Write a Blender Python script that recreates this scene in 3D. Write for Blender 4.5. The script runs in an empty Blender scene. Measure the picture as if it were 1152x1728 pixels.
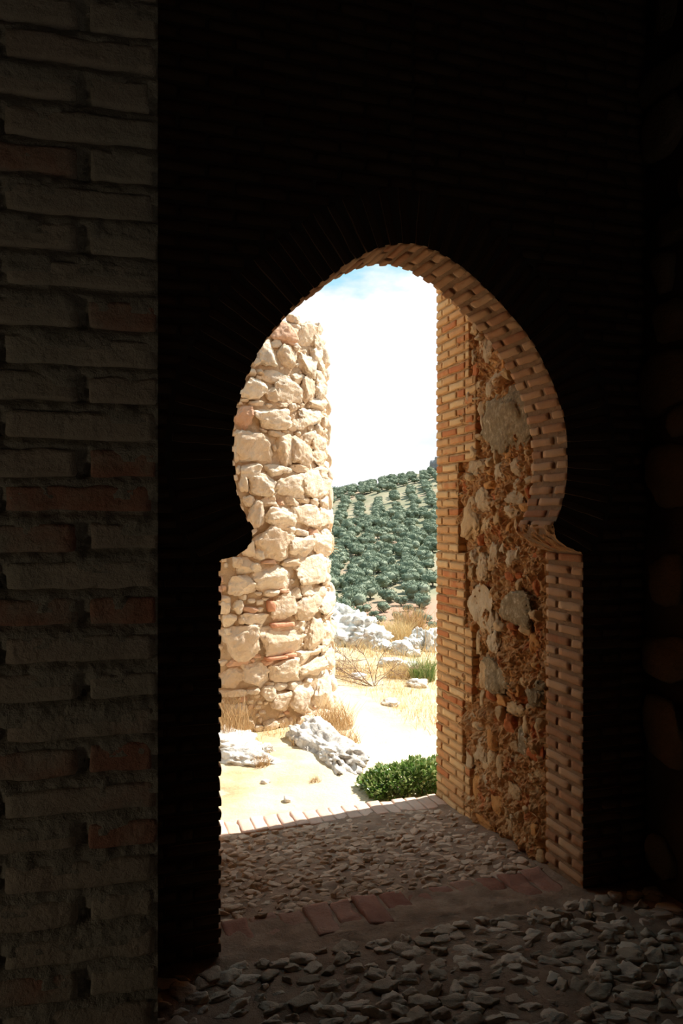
import bpy, math, random
import numpy as np
from mathutils import Vector, Matrix

S = bpy.context.scene
COL = S.collection
RNG = np.random.default_rng(11)
random.seed(11)

# ------------------------------------------------------------------ camera
cam_data = bpy.data.cameras.new('camera')
cam_data.sensor_fit = 'VERTICAL'
cam_data.sensor_height = 24.0
cam_data.lens = 24.0 * 1401.0 / 1728.0
cam_data.shift_y = 6.0 / 1728.0
cam_data.clip_start = 0.05
cam_data.clip_end = 2000.0
cam = bpy.data.objects.new('camera', cam_data)
COL.objects.link(cam)
cam.location = (0.0, 0.0, 1.6)
cam.rotation_euler = (math.radians(90), 0, 0)
S.camera = cam

# ------------------------------------------------------------------ place frame: u along the arch wall, v out through the arch
P1 = np.array([-0.4346, 3.029, 0.0])
U = np.array([0.9405988, 0.3395201, 0.0])
R = np.array([-0.2830053, 0.9591184, 0.0])
Z = np.array([0.0, 0.0, 1.0])
W = 1.561          # width of the doorway
LR = 1.607         # thickness of the gate wall
def P(u, v, z=0.0):
    return P1 + u * U + v * R + z * Z

# ------------------------------------------------------------------ light
SUN_DELTA = 8.0
SUN_ELEV = 53.0
SUN_STRENGTH = 10.2
SKY_STRENGTH = 1.5
EXPOSURE = 0.0
_d = math.radians(SUN_DELTA)
_n = np.array([-U[1], U[0], 0.0])
saz = U * math.cos(_d) + _n * math.sin(_d)
sdir = saz * math.cos(math.radians(SUN_ELEV)) + Z * math.sin(math.radians(SUN_ELEV))
sun_data = bpy.data.lights.new('sun', 'SUN')
sun_data.energy = SUN_STRENGTH
sun_data.angle = math.radians(0.6)
sun_data.color = (1.0, 0.955, 0.88)
sun = bpy.data.objects.new('sun', sun_data)
COL.objects.link(sun)
sun.location = (4, 8, 12)
sun.rotation_euler = Vector(sdir).to_track_quat('Z', 'Y').to_euler()

# daylight falling through the window of the room, left behind the camera
win_data = bpy.data.lights.new('window_daylight', 'AREA')
win_data.shape = 'RECTANGLE'
win_data.size = 0.8
win_data.size_y = 0.5
win_data.energy = 1.9
win_data.color = (1.0, 0.89, 0.72)
win = bpy.data.objects.new('window_daylight', win_data)
COL.objects.link(win)
win.location = (-1.70, 0.10, 1.15)
win.rotation_euler = (0, math.radians(-90), 0)

S.view_settings.view_transform = 'Standard'
S.view_settings.look = 'None'
S.view_settings.exposure = EXPOSURE
S.view_settings.gamma = 1.0
S.view_settings.use_curve_mapping = False
S.cycles.use_denoising = True
S.cycles.diffuse_bounces = 5

world = bpy.data.worlds.new('sky')
S.world = world
world.use_nodes = True
nt = world.node_tree
nt.nodes.clear()
def NN(tree, typ, **kw):
    n = tree.nodes.new(typ)
    for k, v in kw.items():
        setattr(n, k, v)
    return n
_out = NN(nt, 'ShaderNodeOutputWorld')
_bg = NN(nt, 'ShaderNodeBackground')
_tc = NN(nt, 'ShaderNodeTexCoord')
_sep = NN(nt, 'ShaderNodeSeparateXYZ')
_map = NN(nt, 'ShaderNodeMapping')
_map.inputs['Scale'].default_value = (1.0, 1.0, 2.2)
_map.inputs['Location'].default_value = (0.35, 0.0, 0.2)
_noi = NN(nt, 'ShaderNodeTexNoise')
_noi.inputs['Scale'].default_value = 3.6
_noi.inputs['Detail'].default_value = 7.0
_noi.inputs['Roughness'].default_value = 0.55
# cloud cover: a bank low over the hills that breaks up higher in the sky
_alt = NN(nt, 'ShaderNodeMapRange')
_alt.inputs['From Min'].default_value = 0.17
_alt.inputs['From Max'].default_value = 0.40
_alt.inputs['To Min'].default_value = 0.34
_alt.inputs['To Max'].default_value = -0.02
_add = NN(nt, 'ShaderNodeMath', operation='ADD')
_rmp = NN(nt, 'ShaderNodeValToRGB')
_rmp.color_ramp.elements[0].position = 0.50
_rmp.color_ramp.elements[0].color = (0, 0, 0, 1)
_rmp.color_ramp.elements[1].position = 0.60
_rmp.color_ramp.elements[1].color = (1, 1, 1, 1)
_noi2 = NN(nt, 'ShaderNodeTexNoise')
_noi2.inputs['Scale'].default_value = 5.0
_noi2.inputs['Detail'].default_value = 5.0
_rmp2 = NN(nt, 'ShaderNodeValToRGB')
_rmp2.color_ramp.elements[0].position = 0.36
_rmp2.color_ramp.elements[0].color = (0.63, 0.66, 0.70, 1)
_rmp2.color_ramp.elements[1].position = 0.56
_rmp2.color_ramp.elements[1].color = (0.95, 0.93, 0.91, 1)
_mix = NN(nt, 'ShaderNodeMixRGB')
_mix.inputs['Color1'].default_value = (0.26, 0.53, 0.66, 1)
L = nt.links.new
L(_tc.outputs['Generated'], _map.inputs['Vector'])
L(_map.outputs['Vector'], _noi.inputs['Vector'])
L(_map.outputs['Vector'], _noi2.inputs['Vector'])
L(_tc.outputs['Generated'], _sep.inputs['Vector'])
L(_sep.outputs['Z'], _alt.inputs['Value'])
L(_noi.outputs['Fac'], _add.inputs[0])
L(_alt.outputs['Result'], _add.inputs[1])
L(_add.outputs[0], _rmp.inputs['Fac'])
L(_noi2.outputs['Fac'], _rmp2.inputs['Fac'])
L(_rmp.outputs['Color'], _mix.inputs['Fac'])
L(_rmp2.outputs['Color'], _mix.inputs['Color2'])
L(_mix.outputs['Color'], _bg.inputs['Color'])
_bg.inputs['Strength'].default_value = SKY_STRENGTH
L(_bg.outputs['Background'], _out.inputs['Surface'])

# ------------------------------------------------------------------ noise
def _hash(ix, iy, iz, seed):
    h = (ix.astype(np.uint32) * np.uint32(374761393) + iy.astype(np.uint32) * np.uint32(668265263)
         + iz.astype(np.uint32) * np.uint32(2147483647) + np.uint32(seed * 1013904223 & 0xffffffff))
    h = (h ^ (h >> np.uint32(13))) * np.uint32(1274126177)
    h = (h ^ (h >> np.uint32(15))) * np.uint32(2246822519)
    h ^= h >> np.uint32(16)
    return h.astype(np.float64) / 4294967295.0
def vnoise(p, seed=0):
    p = np.asarray(p, float)
    f = np.floor(p)
    t = p - f
    t = t * t * (3 - 2 * t)
    i = f.astype(np.int64)
    r = 0
    for dx in (0, 1):
        wx = t[:, 0] if dx else 1 - t[:, 0]
        for dy in (0, 1):
            wy = t[:, 1] if dy else 1 - t[:, 1]
            for dz in (0, 1):
                wz = t[:, 2] if dz else 1 - t[:, 2]
                r = r + wx * wy * wz * _hash(i[:, 0] + dx, i[:, 1] + dy, i[:, 2] + dz, seed)
    return r * 2 - 1
def fbm(p, seed=0, octs=4, gain=0.5):
    p = np.asarray(p, float)
    a, s = 1.0, 0.0
    for k in range(octs):
        s = s + a * vnoise(p * (2.03 ** k) + 17.3 * k, seed + k)
        a *= gain
    return s

# ------------------------------------------------------------------ mesh building
_TPL = {}
def cube_tpl(nx, ny, nz):
    key = (nx, ny, nz)
    if key in _TPL:
        return _TPL[key]
    idx, verts, faces = {}, [], []
    def vid(a, b, c):
        k = (a, b, c)
        if k not in idx:
            idx[k] = len(verts)
            verts.append((2 * a / nx - 1, 2 * b / ny - 1, 2 * c / nz - 1))
        return idx[k]
    for c, fl in ((0, 1), (nz, 0)):
        for a in range(nx):
            for b in range(ny):
                q = [vid(a, b, c), vid(a + 1, b, c), vid(a + 1, b + 1, c), vid(a, b + 1, c)]
                faces.append(q[::-1] if fl else q)
    for b, fl in ((0, 0), (ny, 1)):
        for a in range(nx):
            for c in range(nz):
                q = [vid(a, b, c), vid(a + 1, b, c), vid(a + 1, b, c + 1), vid(a, b, c + 1)]
                faces.append(q[::-1] if fl else q)
    for a, fl in ((0, 1), (nx, 0)):
        for b in range(ny):
            for c in range(nz):
                q = [vid(a, b, c), vid(a, b + 1, c), vid(a, b + 1, c + 1), vid(a, b, c + 1)]
                faces.append(q[::-1] if fl else q)
    _TPL[key] = (np.array(verts), np.array(faces))
    return _TPL[key]

class MB:
    def __init__(self):
        self.v, self.f, self.m, self.n = [], [], [], 0
    def add(self, v, f, mat=0):
        v = np.asarray(v, float)
        f = np.asarray(f, int)
        if len(f) == 0:
            return
        self.v.append(v)
        if f.shape[1] == 3:
            f = np.hstack([f, np.full((len(f), 1), -1)])
            f = np.where(f >= 0, f + self.n, -1)
        else:
            f = f + self.n
        self.f.append(f)
        self.m.append(np.full(len(f), mat, int) if np.isscalar(mat) else np.asarray(mat, int))
        self.n += len(v)
    def build(self, name, mats, parent=None, origin=None, smooth=True):
        v = np.vstack(self.v)
        f = np.vstack(self.f)
        m = np.concatenate(self.m)
        if origin is not None:
            v = v - np.asarray(origin, float)
        cnt = np.where(f[:, 3] < 0, 3, 4)
        loops = f[f >= 0]
        start = np.concatenate([[0], np.cumsum(cnt)[:-1]])
        me = bpy.data.meshes.new(name)
        me.vertices.add(len(v))
        me.vertices.foreach_set('co', v.astype(np.float32).ravel())
        me.loops.add(len(loops))
        me.loops.foreach_set('vertex_index', loops.astype(np.int32))
        me.polygons.add(len(f))
        me.polygons.foreach_set('loop_start', start.astype(np.int32))
        me.polygons.foreach_set('loop_total', cnt.astype(np.int32))
        me.polygons.foreach_set('material_index', m.astype(np.int32))
        me.polygons.foreach_set('use_smooth', np.full(len(f), smooth, dtype=bool))
        me.update(calc_edges=True)
        me.validate()
        for mt in (mats if isinstance(mats, (list, tuple)) else [mats]):
            me.materials.append(mt)
        o = bpy.data.objects.new(name, me)
        COL.objects.link(o)
        if origin is not None:
            o.location = origin
        if parent is not None:
            o.parent = parent
            if origin is None:
                o.matrix_parent_inverse = Matrix.Translation(-Vector(parent.location))
            else:
                o.location = Vector(origin) - Vector(parent.location)
        return o

def tag(o, label=None, cat=None, group=None, kind=None):
    if label: o['label'] = label
    if cat: o['category'] = cat
    if group: o['group'] = group
    if kind: o['kind'] = kind
    return o

def brick(mb, c, ax, h, seed, n=(4, 3, 3), rad=0.006, amp=0.0025, freq=28.0, mat=0, end_mat=None):
    """rounded, slightly worn block: centre c, axes ax (3 unit rows), half sizes h"""
    t, f = cube_tpl(*n)
    h = np.asarray(h, float)
    r = min(rad, h.min() * 0.9)
    p = t * h
    inner = np.clip(p, -(h - r), h - r)
    d = p - inner
    L_ = np.linalg.norm(d, axis=1, keepdims=True)
    p = inner + np.where(L_ > 1e-9, d / np.maximum(L_, 1e-9) * r, d)
    q = p * freq + seed * 7.31
    nz = np.stack([vnoise(q, 1), vnoise(q, 2), vnoise(q, 3)], 1)
    p = p + nz * amp
    if end_mat is not None:          # end face in a darker colour, painting in the room's shade
        mat = np.where((t[f][:, :, 0] < -0.999).all(1), end_mat, mat)
    mb.add(np.asarray(c) + p @ np.asarray(ax), f, mat)

def stone(mb, c, ax, h, seed, n=6, pw=3.0, amp=0.16, cuts=5, cutd=0.72, freq=1.4, mat=0, rough=0.04):
    """irregular, partly chiselled stone: cube sphere pushed to a super-ellipsoid, cut by planes, roughened"""
    t, f = cube_tpl(n, n, n)
    d = t / np.linalg.norm(t, axis=1, keepdims=True)
    r = 1.0 / (np.abs(d) ** pw).sum(1) ** (1.0 / pw)
    p = d * r[:, None]
    rs = np.random.default_rng(seed + 5)
    for k in range(cuts):
        nn = rs.normal(size=3)
        nn /= np.linalg.norm(nn)
        off = cutd + 0.25 * rs.random()
        ex = np.maximum(p @ nn - off, 0)
        p = p - ex[:, None] * nn * 0.9
    q = p * freq + seed * 3.17
    p = p * (1 + amp * fbm(q, seed % 97, 2))[:, None]
    p = p * (1 + rough * fbm(p * 5.5 + seed, seed % 89, 2))[:, None]
    mb.add(np.asarray(c) + (p * np.asarray(h)) @ np.asarray(ax), f, mat)

def grid_faces(nu, nv, flip=False):
    i = np.arange(nu - 1)[:, None] * nv + np.arange(nv - 1)[None, :]
    i = i.ravel()
    q = np.stack([i, i + nv, i + nv + 1, i + 1], 1)
    return q[:, ::-1] if flip else q

def box(mb, c, ax, h, mat=0):
    t, f = cube_tpl(1, 1, 1)
    mb.add(np.asarray(c) + (t * np.asarray(h)) @ np.asarray(ax), f, mat)

# ------------------------------------------------------------------ materials
def mat_ramp(name, stops, island=0.7, nscale=9.0, ndetail=6.0, namount=0.5, bump=0.3, bscale=60.0, rough=0.92,
             patch=None, constant=False):
    """stops: colours picked partly per stone/brick, partly by noise. patch: (colour, scale, low, high) stain layer"""
    m = bpy.data.materials.new(name)
    m.use_nodes = True
    t = m.node_tree
    b = t.nodes['Principled BSDF']
    b.inputs['Roughness'].default_value = rough
    b.inputs['Specular IOR Level'].default_value = 0.15
    tc = NN(t, 'ShaderNodeTexCoord')
    no = NN(t, 'ShaderNodeTexNoise')
    no.inputs['Scale'].default_value = nscale
    no.inputs['Detail'].default_value = ndetail
    no.inputs['Roughness'].default_value = 0.62
    t.links.new(tc.outputs['Object'], no.inputs['Vector'])
    ge = NN(t, 'ShaderNodeNewGeometry')
    m1 = NN(t, 'ShaderNodeMath', operation='MULTIPLY')
    m1.inputs[1].default_value = island
    t.links.new(ge.outputs['Random Per Island'], m1.inputs[0])
    m2 = NN(t, 'ShaderNodeMath', operation='MULTIPLY_ADD')
    m2.inputs[1].default_value = namount * 2.0
    m2.inputs[2].default_value = (1 - island) * 0.5 - namount
    t.links.new(no.outputs['Fac'], m2.inputs[0])
    ad = NN(t, 'ShaderNodeMath', operation='ADD')
    t.links.new(m1.outputs[0], ad.inputs[0])
    t.links.new(m2.outputs[0], ad.inputs[1])
    rp = NN(t, 'ShaderNodeValToRGB')
    els = rp.color_ramp.elements
    while len(els) > 1:
        els.remove(els[-1])
    for k, (pos, c) in enumerate(stops):
        e = els[0] if k == 0 else els.new(pos)
        e.position = pos
        e.color = (*c, 1)
    t.links.new(ad.outputs[0], rp.inputs['Fac'])
    col = rp.outputs['Color']
    if patch:
        pc, ps, lo, hi = patch
        n2 = NN(t, 'ShaderNodeTexNoise')
        n2.inputs['Scale'].default_value = ps
        n2.inputs['Detail'].default_value = 5.0
        n2.inputs['Roughness'].default_value = 0.65
        t.links.new(tc.outputs['Object'], n2.inputs['Vector'])
        mr = NN(t, 'ShaderNodeMapRange')
        mr.inputs['From Min'].default_value = lo
        mr.inputs['From Max'].default_value = hi
        t.links.new(n2.outputs['Fac'], mr.inputs['Value'])
        mx = NN(t, 'ShaderNodeMixRGB')
        mx.inputs['Color2'].default_value = (*pc, 1)
        t.links.new(mr.outputs['Result'], mx.inputs['Fac'])
        t.links.new(col, mx.inputs['Color1'])
        col = mx.outputs['Color']
    t.links.new(col, b.inputs['Base Color'])
    if bump:
        n3 = NN(t, 'ShaderNodeTexNoise')
        n3.inputs['Scale'].default_value = bscale
        n3.inputs['Detail'].default_value = 5.0
        n3.inputs['Roughness'].default_value = 0.7
        t.links.new(tc.outputs['Object'], n3.inputs['Vector'])
        bp = NN(t, 'ShaderNodeBump')
        bp.inputs['Strength'].default_value = bump
        bp.inputs['Distance'].default_value = 0.02
        t.links.new(n3.outputs['Fac'], bp.inputs['Height'])
        t.links.new(bp.outputs['Normal'], b.inputs['Normal'])
    return m

M = {}
M['brick_gate'] = mat_ramp('brick_gate', [(0.0, (0.52, 0.16, 0.06)), (0.16, (0.56, 0.21, 0.08)), (0.3, (0.64, 0.33, 0.14)), (0.7, (0.70, 0.42, 0.19)), (1.0, (0.78, 0.52, 0.27))], 0.8, 14, 5, 0.22, 0.35, 70)
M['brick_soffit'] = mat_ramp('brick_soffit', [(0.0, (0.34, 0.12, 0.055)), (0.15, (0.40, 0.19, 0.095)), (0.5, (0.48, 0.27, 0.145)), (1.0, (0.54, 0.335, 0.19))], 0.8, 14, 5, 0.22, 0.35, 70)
M['mortar_gate'] = mat_ramp('mortar_gate', [(0.0, (0.42, 0.22, 0.09)), (0.5, (0.54, 0.30, 0.13)), (1.0, (0.62, 0.38, 0.18))], 0.0, 10, 6, 0.6, 0.6, 45)
M['brick_pier'] = mat_ramp('brick_pier', [(0.0, (0.36, 0.13, 0.075)), (0.17, (0.36, 0.18, 0.11)), (0.3, (0.37, 0.285, 0.20)), (1.0, (0.43, 0.35, 0.245))], 0.75, 9, 7, 0.35, 0.55, 55,
                           patch=((0.36, 0.31, 0.22), 5.0, 0.45, 0.7))
M['mortar_pier'] = mat_ramp('mortar_pier', [(0.0, (0.24, 0.205, 0.145)), (0.5, (0.32, 0.275, 0.20)), (1.0, (0.40, 0.35, 0.25))], 0.0, 16, 6, 0.6, 0.8, 50)
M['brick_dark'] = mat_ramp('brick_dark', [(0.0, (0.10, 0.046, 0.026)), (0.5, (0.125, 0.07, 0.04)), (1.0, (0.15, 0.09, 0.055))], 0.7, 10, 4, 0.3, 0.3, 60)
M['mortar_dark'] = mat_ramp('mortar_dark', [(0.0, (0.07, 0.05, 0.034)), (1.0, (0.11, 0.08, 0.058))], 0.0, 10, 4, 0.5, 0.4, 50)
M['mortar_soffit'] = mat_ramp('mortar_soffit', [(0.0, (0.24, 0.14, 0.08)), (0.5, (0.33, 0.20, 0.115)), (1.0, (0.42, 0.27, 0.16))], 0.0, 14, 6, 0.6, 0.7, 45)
M['rubble_mortar'] = mat_ramp('rubble_mortar', [(0.15, (0.26, 0.105, 0.042)), (0.38, (0.50, 0.25, 0.10)), (0.6, (0.60, 0.34, 0.155)), (0.9, (0.70, 0.47, 0.26))], 0.0, 7, 8, 0.75, 0.8, 40,
                              patch=((0.52, 0.15, 0.05), 5.0, 0.57, 0.66))
M['rub_tan'] = mat_ramp('rubble_stone_tan', [(0.0, (0.48, 0.29, 0.14)), (0.5, (0.60, 0.39, 0.20)), (1.0, (0.66, 0.47, 0.27))], 0.4, 12, 7, 0.6, 0.7, 45)
M['rub_pale'] = mat_ramp('rubble_stone_pale', [(0.0, (0.42, 0.28, 0.15)), (0.5, (0.56, 0.40, 0.24)), (1.0, (0.70, 0.55, 0.37))], 0.4, 14, 7, 0.6, 0.7, 45,
                         patch=((0.50, 0.29, 0.13), 6.0, 0.5, 0.75))
M['rub_grey'] = mat_ramp('rubble_stone_grey', [(0.0, (0.20, 0.135, 0.07)), (0.48, (0.33, 0.235, 0.13)), (0.66, (0.44, 0.32, 0.19)), (0.8, (0.72, 0.59, 0.42))], 0.1, 34, 8, 0.85, 0.8, 50)
M['rub_dark'] = mat_ramp('rubble_stone_dark', [(0.0, (0.14, 0.095, 0.055)), (1.0, (0.28, 0.20, 0.125))], 0.6, 10, 6, 0.4, 0.7, 40)  # rubble stone colour darkened so the dim room's right wall stays dark
M['rub_red'] = mat_ramp('rubble_brick_red', [(0.0, (0.40, 0.10, 0.03)), (1.0, (0.58, 0.20, 0.07))], 0.4, 14, 6, 0.5, 0.6, 45)
M['rub_orange'] = mat_ramp('rubble_stone_orange', [(0.0, (0.52, 0.21, 0.06)), (1.0, (0.66, 0.34, 0.12))], 0.4, 14, 6, 0.5, 0.6, 45)
M['tower_stone'] = mat_ramp('tower_stone', [(0.0, (0.58, 0.43, 0.29)), (0.35, (0.70, 0.55, 0.40)), (0.7, (0.77, 0.64, 0.49)), (1.0, (0.82, 0.71, 0.56))], 0.55, 7, 8, 0.45, 0.9, 24,
                            patch=((0.56, 0.48, 0.40), 6.0, 0.54, 0.66))
M['tower_pink'] = mat_ramp('tower_stone_pink', [(0.0, (0.58, 0.34, 0.22)), (1.0, (0.70, 0.46, 0.32))], 0.5, 9, 6, 0.5, 0.7, 30)
M['tower_brick'] = mat_ramp('tower_brick_red', [(0.0, (0.58, 0.27, 0.16)), (1.0, (0.70, 0.40, 0.27))], 0.5, 9, 6, 0.5, 0.5, 40)
M['tower_mortar'] = mat_ramp('tower_mortar', [(0.0, (0.44, 0.31, 0.20)), (0.5, (0.58, 0.43, 0.29)), (1.0, (0.66, 0.52, 0.37))], 0.0, 9, 8, 0.6, 0.9, 40)
M['cobble'] = mat_ramp('cobble_stone', [(0.0, (0.28, 0.21, 0.15)), (0.3, (0.48, 0.38, 0.285)), (0.7, (0.64, 0.52, 0.41)), (1.0, (0.76, 0.65, 0.53))], 0.7, 18, 6, 0.3, 0.5, 60)
M['cobble_warm'] = mat_ramp('cobble_stone_warm', [(0.0, (0.46, 0.32, 0.22)), (0.4, (0.60, 0.44, 0.32)), (0.8, (0.70, 0.54, 0.41)), (1.0, (0.78, 0.64, 0.51))], 0.7, 18, 6, 0.3, 0.5, 60)
M['dirt_floor'] = mat_ramp('dirt_floor', [(0.2, (0.22, 0.145, 0.098)), (0.5, (0.35, 0.235, 0.165)), (0.85, (0.50, 0.36, 0.26))], 0.0, 9, 8, 0.7, 0.7, 60)
M['brick_floor'] = mat_ramp('brick_floor', [(0.0, (0.24, 0.09, 0.06)), (0.5, (0.36, 0.18, 0.13)), (1.0, (0.42, 0.27, 0.20))], 0.6, 12, 6, 0.45, 0.5, 60)
M['brick_edging'] = mat_ramp('brick_edging', [(0.0, (0.56, 0.36, 0.27)), (0.5, (0.66, 0.46, 0.36)), (1.0, (0.74, 0.56, 0.45))], 0.6, 12, 6, 0.45, 0.4, 60)
M['straw_ground'] = mat_ramp('straw_ground', [(0.1, (0.28, 0.195, 0.10)), (0.4, (0.50, 0.375, 0.215)), (0.6, (0.62, 0.48, 0.30)), (0.9, (0.71, 0.60, 0.42))], 0.0, 2.6, 9, 0.8, 0.6, 30,
                             patch=((0.66, 0.57, 0.42), 1.6, 0.52, 0.66))
M['limestone'] = mat_ramp('limestone', [(0.1, (0.30, 0.265, 0.235)), (0.36, (0.58, 0.535, 0.48)), (0.58, (0.74, 0.70, 0.64)), (0.9, (0.82, 0.79, 0.74))], 0.0, 10, 9, 1.0, 1.0, 26)
M['crag'] = mat_ramp('crag_rock', [(0.1, (0.14, 0.14, 0.15)), (0.9, (0.32, 0.31, 0.31))], 0.0, 0.4, 8, 0.8, 0.9, 1.5)
M['hill'] = mat_ramp('hill_soil', [(0.15, (0.16, 0.17, 0.10)), (0.42, (0.24, 0.22, 0.14)), (0.6, (0.30, 0.26, 0.17)), (0.9, (0.40, 0.33, 0.24))], 0.0, 0.05, 8, 0.8, 0.4, 1.0,
                     patch=((0.36, 0.26, 0.18), 0.03, 0.54, 0.62))

def mat_leaf(name, c0, c1, c2, rough=0.6, transl=0.25, spec=0.3):
    m = bpy.data.materials.new(name)
    m.use_nodes = True
    t = m.node_tree
    b = t.nodes['Principled BSDF']
    b.inputs['Roughness'].default_value = rough
    b.inputs['Specular IOR Level'].default_value = spec
    ge = NN(t, 'ShaderNodeNewGeometry')
    rp = NN(t, 'ShaderNodeValToRGB')
    e = rp.color_ramp.elements
    e[0].color = (*c0, 1); e[1].color = (*c2, 1)
    k = e.new(0.5); k.color = (*c1, 1)
    t.links.new(ge.outputs['Random Per Island'], rp.inputs['Fac'])
    t.links.new(rp.outputs['Color'], b.inputs['Base Color'])
    if transl:
        tr = NN(t, 'ShaderNodeBsdfTranslucent')
        t.links.new(rp.outputs['Color'], tr.inputs['Color'])
        mx = NN(t, 'ShaderNodeMixShader')
        mx.inputs['Fac'].default_value = transl
        t.links.new(b.outputs['BSDF'], mx.inputs[1])
        t.links.new(tr.outputs['BSDF'], mx.inputs[2])
        t.links.new(mx.outputs['Shader'], t.nodes['Material Output'].inputs['Surface'])
    return m
M['olive_leaf'] = mat_leaf('olive_leaf', (0.075, 0.105, 0.065), (0.14, 0.175, 0.11), (0.27, 0.30, 0.205), 0.7, 0.15)
M['bark'] = mat_ramp('olive_bark', [(0, (0.10, 0.08, 0.06)), (1, (0.2, 0.17, 0.13))], 0, 6, 4, 0.5, 0.4, 20)
M['hedge_leaf'] = mat_leaf('hedge_leaf', (0.055, 0.13, 0.022), (0.16, 0.26, 0.055), (0.46, 0.50, 0.22), 0.28, 0.3, 0.6)
M['hedge_stem'] = mat_ramp('hedge_stem', [(0, (0.10, 0.07, 0.04)), (1, (0.18, 0.13, 0.07))], 0, 20, 4, 0.5, 0.2, 60)
M['straw'] = mat_leaf('straw_blade', (0.52, 0.36, 0.17), (0.66, 0.50, 0.26), (0.74, 0.61, 0.36), 0.7, 0.25, 0.2)
M['straw_brown'] = mat_leaf('straw_brown', (0.34, 0.20, 0.09), (0.50, 0.33, 0.16), (0.66, 0.48, 0.26), 0.7, 0.2, 0.2)
M['rush'] = mat_leaf('rush_blade', (0.10, 0.17, 0.04), (0.20, 0.27, 0.08), (0.42, 0.40, 0.18), 0.6, 0.25, 0.3)
M['twig'] = mat_ramp('dead_twig', [(0, (0.16, 0.10, 0.075)), (1, (0.33, 0.23, 0.17))], 0.6, 20, 4, 0.4, 0.2, 60)

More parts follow.
